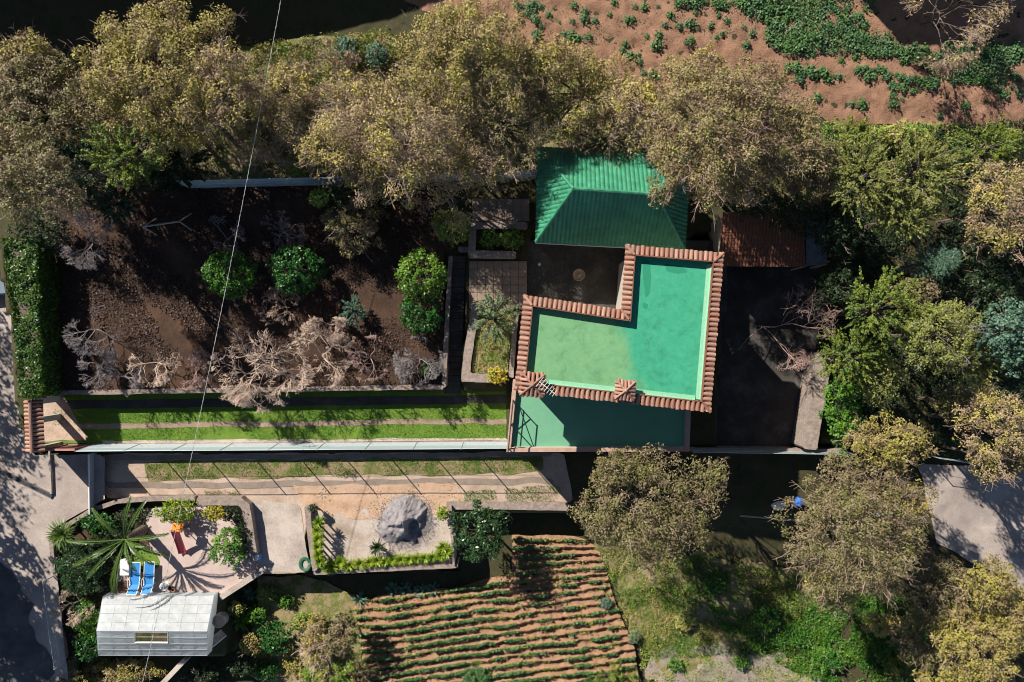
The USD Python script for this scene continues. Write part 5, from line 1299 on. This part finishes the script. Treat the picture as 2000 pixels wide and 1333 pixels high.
for (px, py, r_, zt_, pal_, lab) in (
    (560, 1175, 20, -2.2, 'vivid', 'small green plant in the weedy ground below the driveway'), (520, 1160, 22, -2.0, 'weed', 'yellowish weed bush by the agave'),
    (590, 1215, 24, -2.0, 'weed', 'tufted weed bush in the middle of the weedy ground'), (500, 1205, 24, -1.6, 'vivid', 'leafy green bush right of the bright broad leaved plant'),
    (580, 1300, 34, -1.6, 'golden', 'tan bush at the bottom edge below the dense green bush'), (700, 1320, 34, -1.7, 'olive', 'olive bush at the lower left corner of the furrows'),
    (620, 1215, 22, -1.6, 'golden', 'yellow green bush above the pinkish dried bush'), (460, 1190, 18, -1.2, 'weed', 'dry tuft beside the concrete tank'),
    (520, 1310, 30, -1.8, 'citrusdark', 'dark green bush at the bottom edge below the yellow tinged shrub'), (400, 1318, 40, -1.7, 'dark', 'dark scrub at the bottom edge right of the concrete strip'),
    (200, 1318, 44, -1.4, 'golden', 'tan scrub bush at the bottom left below the greenhouse'), (930, 1325, 30, -2.2, 'fieldcrop', 'pale green bush at the bottom edge of the furrows'),
    (1400, 1140, 28, -2.0, 'vivid', 'small green bush on the slope under the rounded olive tree'), (1500, 1210, 34, -1.9, 'vivid', 'vivid green bush in the shade left of the biggest tan tree'),
    (1620, 1290, 40, -2.0, 'vivid', 'vivid green bush at the bottom edge by the stony ground'), (1760, 1300, 44, -1.9, 'limefeather', 'bright grassy bush at the bottom right'),
    (1340, 1215, 24, -2.3, 'weed', 'weedy tuft on the slope above the stony ground'), (1320, 1300, 16, -2.5, 'vivid', 'small green weed on the stony ground'), (1450, 1295, 18, -2.4, 'vivid', 'second small weed further right on the stony ground')):
    T('shrub', lab, 'shrub', px, py, r_, r_ * .85, zt_, pal_, 3.0, (.13, .07), 2)
# blue conifer: drooping whorls of branches
def conifer(px, py, rp, ztop, label, pal):
    rng = np.random.default_rng(int(px + py))
    c = W(px, py, ztop - 1.5); z0 = gz1(c[0], c[1]); R = Wm(rp, ztop - 1.5); H = ztop - z0
    t = thing('blue_conifer', label, 'conifer', (c[0], c[1], z0))
    obj('trunk', MB().bar((0, 0, -.1), (0, 0, H), .14, .03).mesh, m_bark, t)
    for lv in range(6):
        f = lv / 5
        for k in range(7 - lv // 2):
            az = 2 * math.pi * (k + .37 * lv) / (7 - lv // 2) + rng.normal(0, .12)
            ln = R * (1.05 - .75 * f) * rng.uniform(.75, 1.1)
            d = np.array([math.cos(az), math.sin(az), .12]); o = np.array([0, 0, H * (.45 + .5 * f)])
            m = MB().bar(o, o + d * ln, .03, .008, 4)
            n = 130
            s = rng.uniform(.1, 1, n); sd = np.array([-d[1], d[0], 0]); sg = rng.choice([-1, 1], n)
            ax = unit(d[None] * .8 + sd[None] * (sg * .75)[:, None] + rng.normal(0, .2, (n, 3)))
            ll = .34 * (1.15 - s) * R / 1.6 + .08
            pos = o + d[None] * (ln * s)[:, None] + ax * (ll * rng.uniform(.1, .9, n))[:, None]
            v, f_ = leaf_quads(pos, unit(rng.normal(0, .5, (n, 3)) + [0, 0, 1]), .16, .03, rng, ax); m.add(v, f_)
            obj('branch', m.mesh, L[pal], t)
conifer(1835, 510, 62, 7.0, 'pale blue green conifer with star shaped branches at the right', 'bluegreen')

# ------------------------------------------------------------------ orchard
T('citrus_tree', 'round bright green citrus tree under the overhead cable', 'citrus tree', 443, 536, 56, 50, 4.2, 'citrus', 4.2, (.15, .09), 0, hollow=.7, ragged=.14, clump=.16, rv=1.5)
T('citrus_tree', 'round darker green citrus tree in the middle of the orchard', 'citrus tree', 575, 526, 58, 54, 4.0, 'citrusdark', 4.2, (.15, .09), 0, hollow=.7, ragged=.14, clump=.16, rv=1.5)
T('citrus_tree', 'yellow green citrus tree lit by the sun at the east side of the orchard', 'citrus tree', 823, 535, 56, 52, 4.6, 'citrusyellow', 3.6, (.17, .1), 0, hollow=.6, ragged=.28, clump=.22, rv=1.5)
T('citrus_tree', 'shaded green citrus tree just below the yellow green one', 'citrus tree', 822, 612, 46, 50, 3.4, 'citrusdark', 3.2, (.16, .09), 0, ragged=.3)
T('orchard_tree', 'small olive brown leafy tree below the dark hedge in the orchard', 'tree', 690, 440, 66, 58, 4.2, 'olive', 2.29, (.145, .068), 3)
T('evergreen_bush', 'dark evergreen bush along the north orchard fence', 'bush', 700, 378, 85, 26, 4.0, 'dark', 3.2, (.17, .1), 0)
T('evergreen_bush', 'pale leaved bush end at the left of the dark evergreen bush', 'bush', 622, 388, 22, 20, 3.8, 'weed', 3, (.15, .09), 0)
T('evergreen_bush', 'dark olive bush at the northeast corner of the orchard', 'bush', 880, 440, 45, 38, 3.4, 'weed', 2.6, (.15, .08), 3)
T('small_conifer', 'small grey green conifer low in the orchard', 'conifer', 690, 606, 24, 26, 2.6, 'bluegreen', 3, (.14, .04), 0, plume=True, clump=.3)
for (px, py, r, h, m_, d, lab) in (
    (162, 470, 50, 3.4, m_greytwig, 1.2, 'bare grey fruit tree in the upper left of the orchard'),
    (432, 462, 38, 3.0, m_greytwig, 1.4, 'bare grey fruit tree just above the bright citrus tree'),
    (545, 450, 36, 3.0, m_greytwig, 1.5, 'bare grey fruit tree just above the darker citrus tree'),
    (168, 640, 48, 3.4, m_greytwig, 1.4, 'bare grey fruit tree beside the middle of the hedge'),
    (180, 712, 40, 3.2, m_greytwig, 1.6, 'bare fruit tree near the lower end of the hedge'),
    (300, 705, 46, 3.0, m_paletwig, 1.5, 'bare pale fruit tree with long branches near the orchard edge'),
    (372, 722, 36, 2.6, m_pinktwig, 1.2, 'small pinkish bare fruit tree near the orchard edge'),
    (510, 715, 80, 3.6, m_paletwig, 2.8, 'wide bare pinkish white fruit tree at the lower orchard edge'),
    (615, 695, 60, 3.6, m_paletwig, 2.4, 'bare pale fruit tree right of the wide pinkish one'),
    (470, 732, 52, 3.0, m_paletwig, 1.9, 'bare pale fruit tree at the left flank of the wide pinkish one'),
    (565, 738, 50, 3.0, m_paletwig, 1.9, 'bare whitish fruit tree hanging over the orchard wall below the pale pair'),
    (640, 668, 44, 3.2, m_paletwig, 1.6, 'bare pale fruit tree at the right end of the pale group'),
    (235, 735, 34, 2.4, m_greytwig, 1.4, 'low grey bare fruit tree at the lower left orchard edge'),
    (548, 600, 36, 2.6, m_twig, 1.0, 'dim bare fruit tree below the darker citrus tree'),
    (718, 700, 38, 2.6, m_pinktwig, 1.2, 'small bare pinkish fruit tree right of the pale pair'),
    (815, 705, 42, 2.9, m_greytwig, 1.7, 'bare fruit tree with greenish twigs beside the dark steps')):
    bare_tree('bare_fruit_tree', lab, 'fruit tree', px, py, r, h, m_, d, base=ORCH)
T('shrub', 'dark green shrub at the foot of the greenish bare fruit tree', 'shrub', 838, 725, 20, 18, 2.0, 'citrusdark', 3, (.14, .08), 0)
T('olive_bush', 'grey green olive bush in the planter west of the house', 'bush', 965, 622, 46, 52, 4.2, 'greyolive', 3.2, (.15, .05), 3, m_greytwig, plume=True, clump=.26, base=1.4)
T('shrub', 'yellow flowering shrub at the corner of the planter by the house', 'shrub', 970, 735, 21, 19, 2.6, 'yellow', 3, (.13, .08), 0, base=1.4)
T('shrub', 'green shrub in the left half of the upper planter', 'shrub', 957, 467, 22, 19, 2.7, 'vivid', 3.2, (.13, .08), 0, base=1.5)
T('shrub', 'yellow edged green shrub in the right half of the upper planter', 'shrub', 1000, 465, 25, 23, 2.9, 'citrusyellow', 3.2, (.13, .08), 0, base=1.5)
# clipped hedge along the road
def hedge(label, poly_px, ztop, zb, pal, seed, dens=420):
    rng = np.random.default_rng(seed)
    poly = Polygon(WP(poly_px, ztop)).buffer(.0)
    t = thing('clipped_hedge', label, 'hedge')
    obj('stems', extr(poly.buffer(-.3), zb, ztop - .25), m_bark, t)
    x0, y0, x1, y1 = poly.bounds
    n = int((x1 - x0) * (y1 - y0) * dens)
    p = np.stack([rng.uniform(x0, x1, n), rng.uniform(y0, y1, n)], 1); p = p[shapely.contains_xy(poly, p[:, 0], p[:, 1])]
    p3 = np.stack([p[:, 0], p[:, 1], 0 * p[:, 0]], 1)
    pos = np.column_stack([p, ztop - .12 + (meshkit.fbm(p3 * 1.6, 4, seed) - .5) * .7 + rng.normal(0, .06, len(p))])
    ring = poly.exterior; k = int(ring.length * (ztop - zb) * 330)
    q = np.array([ring.interpolate(u).coords[0] for u in rng.uniform(0, ring.length, k)]); h = rng.uniform(zb, ztop, k)
    b = (meshkit.fbm(np.stack([q[:, 0], q[:, 1], h], 1) * 1.6, 4, seed) - .5)
    ce = np.array(poly.centroid.coords[0])
    side_ = np.column_stack([q + unit(q - ce) * (b * .5)[:, None] + rng.normal(0, .06, (k, 2)), h])
    pos = np.vstack([pos, side_])
    nr = np.vstack([np.tile([0, 0, 1.0], (len(p), 1)), np.column_stack([unit((q - ce) * [1, .15]), np.zeros(k)])])
    obj('foliage', leaf_quads(pos, unit(nr + rng.normal(0, .55, nr.shape)), .15 * rng.uniform(.7, 1.3, len(pos)), .085, rng), L[pal], t)
hedge('tall clipped green hedge between the road and the orchard', [(5, 470), (70, 470), (76, 640), (80, 772), (38, 775), (30, 660), (14, 560)], 3.2, -.5, 'hedge', 6)

# ------------------------------------------------------------------ shrubs of the lower gardens
T('broadleaf_tree', 'dark glossy leaved tree beside the gravel pile court', 'tree', 940, 1045, 56, 62, 1.8, 'glossdark', 3.4, (.22, .09), 0, base=-2.7, clump=.22)
T('shrub', 'round green shrub on the east side of the gravel pile court', 'shrub', 864, 1004, 14, 16, .1, 'yellowgreen', 3.4, (.12, .07), 0, base=COURT)
T('shrub', 'dark ivy growing over the east wall of the slide patio', 'shrub', 474, 1050, 16, 46, .2, 'dark', 3, (.13, .08), 0, base=-1.0, rv=.7)
T('shrub', 'small dark shrub at the northwest corner of the gravel pile court', 'shrub', 612, 994, 11, 10, .1, 'dark', 3, (.12, .07), 0, base=COURT)
T('shrub', 'dense green shrub at the right side of the slide patio', 'shrub', 445, 1068, 36, 40, .9, 'vivid', 3.2, (.18, .09), 0, base=-1.0)
T('shrub', 'bright yellow shrub at the top of the slide patio', 'shrub', 416, 1003, 21, 16, .9, 'yellow', 3.4, (.12, .07), 0, base=-1.0)
T('shrub', 'long green shrub along the wall above the slide', 'shrub', 342, 1000, 46, 24, .5, 'yellowgreen', 3, (.135, .075), 0, base=-1.0)
T('shrub', 'dark shrub beside the yellow shrub at the patio wall', 'shrub', 450, 1005, 22, 20, .2, 'dark', 3, (.15, .08), 0, base=-1.0)
T('shrub', 'big grey green bush by the road below the fan palm', 'bush', 152, 1110, 48, 60, .9, 'glossdark', 3.2, (.12, .06), 0, base=-1.0)
T('shrub', 'mixed green shrub behind the garden wall near the grey gate', 'shrub', 186, 1022, 42, 24, .3, 'citrusdark', 3, (.15, .09), 0, base=-1.0)
T('shrub', 'dark green shrub under the palm fronds', 'shrub', 215, 1045, 40, 34, -.1, 'dark', 2.8, (.145, .068), 0, base=-1.05)
T('shrub', 'green shrub left of the greenhouse wall', 'shrub', 168, 1212, 30, 40, .1, 'vivid', 2.8, (.135, .075), 0)
T('shrub', 'broad leaved green shrub at the lower left corner of the greenhouse', 'shrub', 170, 1262, 30, 30, .1, 'citrusdark', 3, (.2, .12), 0)
bare_tree('bare_bush', 'spindly pale bush beside the roadside fence left of the greenhouse', 'bush', 132, 1185, 34, 1.2, m_paletwig, 1.0, leaf='golden', leaf_cover=.5)
T('shrub', 'dense green bush left of the pink dried bush', 'bush', 536, 1250, 38, 36, -.6, 'citrusdark', 3.4, (.15, .09), 0)
T('shrub', 'pinkish dried bush in the rough ground', 'bush', 614, 1268, 36, 42, -.6, 'tan', 2.56, (.12, .05), 21, m_paletwig)
T('shrub', 'dark olive bush casting shade on the west end of the furrows', 'bush', 668, 1240, 32, 50, .6, 'olive', 3, (.15, .08), 3)
T('shrub', 'tan grassy bush at the bottom edge left of the furrows', 'bush', 640, 1320, 60, 28, -.9, 'weed', 3, (.14, .07), 5)
T('shrub', 'yellow tinged shrub right of the greenhouse corner', 'bush', 486, 1262, 24, 24, -.6, 'golden', 3, (.13, .07), 2)
T('shrub', 'dark green shrub below the broad leaved plant', 'bush', 470, 1300, 34, 26, -1.2, 'dark', 3, (.15, .08), 0)
T('shrub', 'tan yellow scrub bush just below the greenhouse', 'bush', 255, 1312, 62, 24, -.8, 'golden', 3, (.14, .06), 8, m_paletwig)
T('shrub', 'brown dry scrub at the bottom left corner garden', 'bush', 140, 1318, 46, 22, -.9, 'tan', 1.76, (.13, .06), 18, m_twig)
T('shrub', 'bluish weed clump at the right end of the furrows', 'plant', 1184, 1178, 12, 12, -2.2, 'bluegreen', 3, (.12, .06), 0)
T('shrub', 'grey green tuft beside the lower furrows', 'plant', 1240, 1245, 14, 16, -2.2, 'greyolive', 3, (.13, .05), 0)
T('shrub', 'lime green grass tuft at the bottom edge of the furrows', 'plant', 1195, 1322, 46, 22, -2.3, 'limefeather', 3, (.15, .05), 0, plume=True, clump=.3)

# ------------------------------------------------------------------ crops, grass, litter
def leafy(rng, r, n, pal):
    d = unit(rng.normal(size=(n, 3)) + [0, 0, .7]); d[:, 2] = np.abs(d[:, 2])
    az = np.arctan2(d[:, 1], d[:, 0]); lob = .65 + .45 * np.sin(az * 3 + 1) * np.sin(az * 2)
    pos = d * (r * lob * rng.random(n) ** .55)[:, None] * np.array([1.15, .9, .6]) + [0, 0, .04]
    return leaf_quads(pos, unit(d * .5 + rng.normal(0, .5, (n, 3)) + [0, 0, .9]), .13 * rng.uniform(.6, 1.3, n), .085, rng)
rc = np.random.default_rng(33)
first = thing('field_plant', 'low green leafy plant growing on the red soil of the upper field', 'plant', (0, 0, 0), group='leafy plants scattered on the upper red field')
obj('leaves', leafy(rc, .40, 95, 'crop'), L['fieldcrop'], first, kind='stuff')
cl_pts = [(1120, 12), (1140, 22), (1142, 38), (1160, 45), (1120, 40), (1192, 32), (1202, 5), (1238, 15), (1225, 38), (1235, 35), (1255, 12), (1283, 10), (1310, 30), (1300, 48), (1325, 48), (1345, 50), (1365, 50), (1390, 50),
          (1360, 25), (1340, 15), (1400, 12), (1418, 43), (1405, 30), (1412, 68), (1395, 75), (1345, 78), (1286, 65), (1284, 90), (1262, 70), (1222, 88), (1215, 100), (1230, 112), (1248, 108), (1252, 118), (1120, 72), (1106, 72),
          (1130, 78), (1148, 72), (1090, 45), (1070, 30), (1020, 40), (1010, 10), (1055, 10), (1040, 15), (1490, 130), (1485, 152), (1255, 145), (1275, 145), (1290, 148), (1310, 140), (1450, 55), (1470, 65), (1340, 82), (1455, 90),
          (1595, 190), (1665, 205), (1680, 205), (1690, 208), (1740, 168), (1742, 185), (1748, 172), (1765, 172), (1764, 195), (1738, 205), (1786, 180), (1834, 228), (1880, 205), (1888, 222), (1640, 118), (1672, 116), (1700, 135), (1638, 150), (1560, 150)]
i = 0
def put(px, py, s=None):
    global i
    w = W(px, py, 2.1); z = gz1(w[0], w[1]) + .05
    w = W(px, py, z)
    s = (s or rc.uniform(.6, 1.15)) * rc.uniform(.7, 1.35)
    if i == 0:
        x = UsdGeom.Xformable(first); x.GetOrderedXformOps()[0].Set(Gf.Vec3d(*w.tolist()))
    else: copy_of(first, w, rc.uniform(0, 360), s)
    i += 1
for px, py in cl_pts: put(px + rc.normal(0, 2), py + rc.normal(0, 2))
# dense rows of the same crop: nearest pieces one by one
for (x0, y0, x1, y1, k, sp) in ((1440, 5, 1560, 40, 26, 14), (1480, 30, 1600, 90, 26, 14), (1500, 85, 1590, 95, 14, 8), (1570, 10, 1690, 40, 22, 14), (1600, 50, 1720, 85, 20, 9), (1650, 70, 1760, 110, 24, 10), (1535, 132, 1620, 148, 14, 5),
                               (1672, 135, 1740, 150, 10, 5), (1760, 110, 1860, 110, 26, 12), (1740, 155, 1830, 162, 14, 4), (1850, 90, 1995, 110, 34, 14), (1870, 135, 2000, 170, 20, 16), (1030, 5, 1060, 60, 8, 14), (1320, 2, 1480, 6, 14, 5)):
    for j in range(k):
        f = (j + .5) / k
        put(x0 + (x1 - x0) * f + rc.normal(0, sp * .3), y0 + (y1 - y0) * f + rc.normal(0, sp), rc.uniform(.7, 1.2))
# furrow crops: on the shaded flank of each ridge
rowpoly = rough_poly(P_ROWS, FIELD, .1, 5)
def rowmask(lo, dens_seed, side=.07, wid=.17):
    def m(x, y, rng):
        ph = rowphase(x, y) % 1.0
        on = np.abs(((ph - side + .5) % 1.0) - .5) < wid
        px = CX + x * PXM * CAM_H / (CAM_H - FIELD); py = CY - y * PXM * CAM_H / (CAM_H - FIELD)
        thick = 1.5 * (meshkit.fbm(np.stack([x * 1.1, y * 1.8, 0 * x], -1), 4, dens_seed) - .5) + .5 + np.interp(px, [700, 1000, 1200], [.11, .0, -.10]) + np.interp(py, [1040, 1200, 1330], [-.08, 0, .14])
        return on & (thick + rng.normal(0, .05, len(x)) > lo)
    return m
ground_leaves('row_crop', None, FIELD + .05, 'crop', 620, (.14, .10), .20, 51, 'rows of low green plants on the furrowed field', 'crop', rowmask(.545, 5), poly=rowpoly, follow=False, zf=furrow)
ground_leaves('row_weeds', None, FIELD, 'weed', 330, (.11, .06), .12, 52, 'sparse weeds along the furrows', 'weeds', rowmask(.50, 9, .2, .25), poly=rowpoly, follow=False, zf=furrow)
ground_leaves('field_weeds', [(520, 1122), (615, 1130), (690, 1180), (760, 1160), (700, 1250), (620, 1240), (500, 1260), (510, 1180)], FIELD, 'weed', 330, (.12, .055), .14, 53, 'green and dry weeds between the greenhouse and the furrows', 'weeds', nmask(1.0, .44, 3))
ground_leaves('field_weeds', [(560, 1280), (700, 1260), (720, 1340), (560, 1345)], FIELD, 'weed', 200, (.13, .06), .12, 54, 'mixed weeds at the bottom edge left of the furrows', 'weeds', nmask(1.0, .42, 4))
ground_leaves('rough_grass', [(1170, 1070), (1400, 1080), (1560, 1130), (1560, 1230), (1420, 1250), (1260, 1280), (1215, 1190)], FIELD, 'weed', 330, (.14, .045), .16, 55, 'rough grass on the slope right of the furrows', 'grass', nmask(.8, .42, 5), upright=True)
ground_leaves('green_ground_cover', [(1540, 1220), (1620, 1150), (1760, 1160), (1840, 1240), (1850, 1345), (1640, 1345), (1420, 1250), (1380, 1180)], -2.6, 'vividgrass', 420, (.16, .07), .3, 56, 'bright green ground cover at the bottom right', 'ground cover', nmask(.7, .40, 6))
ground_leaves('slope_grass_tufts', [(1180, 1080), (1330, 1080), (1560, 1130), (1660, 1200), (1600, 1290), (1420, 1275), (1270, 1290), (1215, 1190)], FIELD, 'vividgrass', 330, (.14, .045), .16, 75, 'green grass on the slope below the rounded olive tree', 'grass', nmask(.55, .50, 31), upright=True)
ground_leaves('stony_weeds', [(1250, 1240), (1560, 1240), (1700, 1345), (1260, 1345)], -2.9, 'weed', 170, (.13, .06), .10, 57, 'dry weeds on the pale stony ground at the bottom', 'weeds', nmask(1.2, .45, 7))
def litter_mask(x, y, rng):
    v = meshkit.fbm(np.stack([(x * .6 + y * .55) * 1.1, (y * .6 - x * .55) * .35, 0 * x], -1), 4, 41)  # fallen leaves bunched along the sun direction, imitating streaks of light
    return v + rng.normal(0, .05, len(x)) > .50
ground_leaves('orchard_litter', P_ORCH, ORCH + .03, 'litter', 190, (.11, .08), .03, 58, 'fallen reddish brown leaves on the orchard ground', 'leaf litter', litter_mask, follow=False, rough=0)
ground_leaves('bank_litter', [(380, 90), (760, 90), (1050, 180), (1600, 240), (1640, 420), (1040, 345), (640, 355), (0, 370), (0, 100)], 1.8, 'strawlitter', 130, (.15, .068), .18, 59, 'dry leaves and scrub covering the bank under the upper trees', 'undergrowth', nmask(.5, .34, 8))
ground_leaves('bank_grass', [(480, 92), (760, 58), (800, 120), (690, 160), (560, 185), (480, 170)], 2.0, 'weed', 210, (.2, .05), .2, 60, 'tufted grass on the sunny bank at the top', 'grass', nmask(.9, .4, 9), upright=True, lift=.15)
ground_leaves('east_undergrowth', [(1610, 260), (2010, 250), (2010, 900), (1800, 900), (1640, 880), (1610, 700)], .8, 'dark', 170, (.18, .09), .5, 61, 'dark undergrowth beneath the eastern trees', 'undergrowth', nmask(.6, .36, 10))
ground_leaves('field_edge_scrub', [(1560, 225), (1660, 250), (1800, 245), (1990, 255), (1990, 290), (1600, 290)], 1.8, 'weed', 300, (.14, .06), .45, 62, 'scrubby growth along the lower edge of the red field', 'undergrowth', nmask(1.0, .36, 11))
ground_leaves('field_cover', [(1430, -20), (1690, -20), (1765, 110), (1990, 95), (2010, 190), (1850, 150), (1740, 115), (1600, 100), (1520, 110), (1480, 60)], 2.1, 'fieldcrop', 260, (.13, .09), .25, 73, 'low green crop cover spreading over the far side of the red field', 'crop', nmask(.7, .49, 20), lift=.06)
ground_leaves('field_weeds', [(640, -20), (1450, -20), (1660, 245), (1990, 255), (1990, 200), (1700, 130), (1450, 60), (1100, 100)], 2.1, 'fieldcrop', 40, (.08, .05), .06, 74, 'tiny scattered seedlings on the bare red soil', 'weeds', nmask(1.2, .5, 21), lift=.05)
# grass blades of the strips
ground_leaves('grass', [(105, 800), (1000, 788), (1000, 820), (105, 830)], LAWN, 'grass', 420, (.10, .02), .05, 63, 'short green grass between the two tracks', 'grass', nmask(.6, .30, 12), rough=.06, upright=True, follow=False)
ground_leaves('grass', [(150, 838), (1000, 827), (1000, 857), (180, 863)], LAWN, 'grass', 420, (.10, .02), .05, 64, 'short green grass between the lower track and the wire fence', 'grass', nmask(.6, .30, 13), rough=.06, upright=True, follow=False)
ground_leaves('grass', [(105, 766), (1000, 754), (1000, 771), (105, 783)], LAWN, 'grass', 260, (.10, .02), .05, 65, 'shaded grass at the foot of the orchard wall', 'grass', None, rough=.05, upright=True, follow=False)
ground_leaves('grass', [(285, 905), (560, 898), (1060, 892), (1060, 920), (700, 930), (285, 936)], PATH, 'grass', 420, (.11, .03), .08, 66, 'patchy verge grass along the lower driveway', 'grass', nmask(.8, .42, 14), rough=.15, upright=True, follow=False)
ground_leaves('grass', [(905, 958), (970, 956), (968, 978), (908, 980)], PATH, 'grass', 420, (.12, .03), .1, 67, 'small bright grass patch above the pale court wall', 'grass', nmask(1, .36, 15), rough=.15, upright=True, follow=False)
ground_leaves('grass', [(985, 952), (1095, 948), (1100, 978), (990, 980)], PATH, 'grass', 420, (.12, .03), .1, 68, 'larger bright grass patch beside the rounded olive tree', 'grass', nmask(1, .36, 16), rough=.15, upright=True, follow=False)
ground_leaves('grass', [(398, 960), (468, 958), (462, 974), (405, 976)], PATH, 'grass', 380, (.12, .03), .1, 69, 'green grass tuft strip above the slide patio wall', 'grass', nmask(1, .36, 17), rough=.15, upright=True, follow=False)
ground_leaves('planter_grass', [(935, 600), (1002, 605), (992, 728), (922, 730)], 1.52, 'weed', 260, (.13, .04), .12, 70, 'dry grassy growth in the planter bed west of the house', 'grass', None, rough=.05, upright=True, follow=False)
ground_leaves('bed_cover', [(100, 1045), (176, 1003), (296, 988), (290, 1075), (225, 1120), (205, 1165), (188, 1288), (128, 1288), (110, 1180)], -1.0, 'dark', 170, (.16, .09), .25, 71, 'dark leafy cover in the palm garden bed', 'ground cover', nmask(1, .4, 18))
ground_leaves('sand_tufts', [(575, 948), (900, 945), (905, 985), (700, 1005), (600, 990)], PATH, 'strawlitter', 60, (.12, .04), .04, 72, 'dry grass scraps on the sandy ground above the court', 'grass', nmask(1.2, .5, 19), follow=False)

# ------------------------------------------------------------------ neighbours to the north whose shade falls into the picture
def neighbour(label, shadow_a, shadow_b, h, depth, zg):
    a, b = W(*shadow_a, zg)[:2], W(*shadow_b, zg)[:2]
    s = SUN_H / np.linalg.norm(SUN_H) * h / math.tan(SUN_EL)
    a, b = a + s, b + s
    d = unit(b - a); n = np.array([-d[1], d[0]])
    if n[1] < 0: n = -n
    t = thing('neighbour_house', label, 'house')
    poly = Polygon([a, b, b + n * depth, a + n * depth])
    obj('wall', extr(poly, zg - .5, zg + h - .2), m_render, t)
    rp_ = poly.buffer(.02, join_style=2)
    c = [np.array([*q, zg + h]) for q in (a, b, b + n * depth, a + n * depth)]
    r0, r1 = (c[0] + c[3]) / 2 + [0, 0, 1.2], (c[1] + c[2]) / 2 + [0, 0, 1.2]
    V = np.array([*c, r0, r1]); V2 = V - [0, 0, .2]
    obj('roof', (np.vstack([V, V2]), np.array([[0, 1, 5], [0, 5, 4], [2, 3, 4], [2, 4, 5], [3, 0, 4], [1, 2, 5], [6, 11, 7], [6, 10, 11], [8, 10, 9], [8, 11, 10], [0, 6, 7], [0, 7, 1], [1, 7, 8], [1, 8, 2], [2, 8, 9], [2, 9, 3], [3, 9, 6], [3, 6, 0]])), m_oldtile, t)
    for f in (.2, .4, .6, .8):
        q = a + (b - a) * f; an_ = math.degrees(math.atan2(d[1], d[0]))
        w = obj('window', MB().box((*q, zg + h * .6), (1.2, .12, 1.3), an_).mesh, m_white, t)
        obj('pane', MB().box((*(q - n * .03), zg + h * .6), (1.0, .12, 1.1), an_).mesh, m_glass, w)
neighbour('long neighbouring house beyond the top left edge of the picture', (-120, 235), (870, 8), 7.5, 9, 2.3)
neighbour('neighbouring house beyond the top right corner of the picture', (1760, 84), (2120, 88), 8.0, 9, 2.3)

print('triangles', TRIS[0])
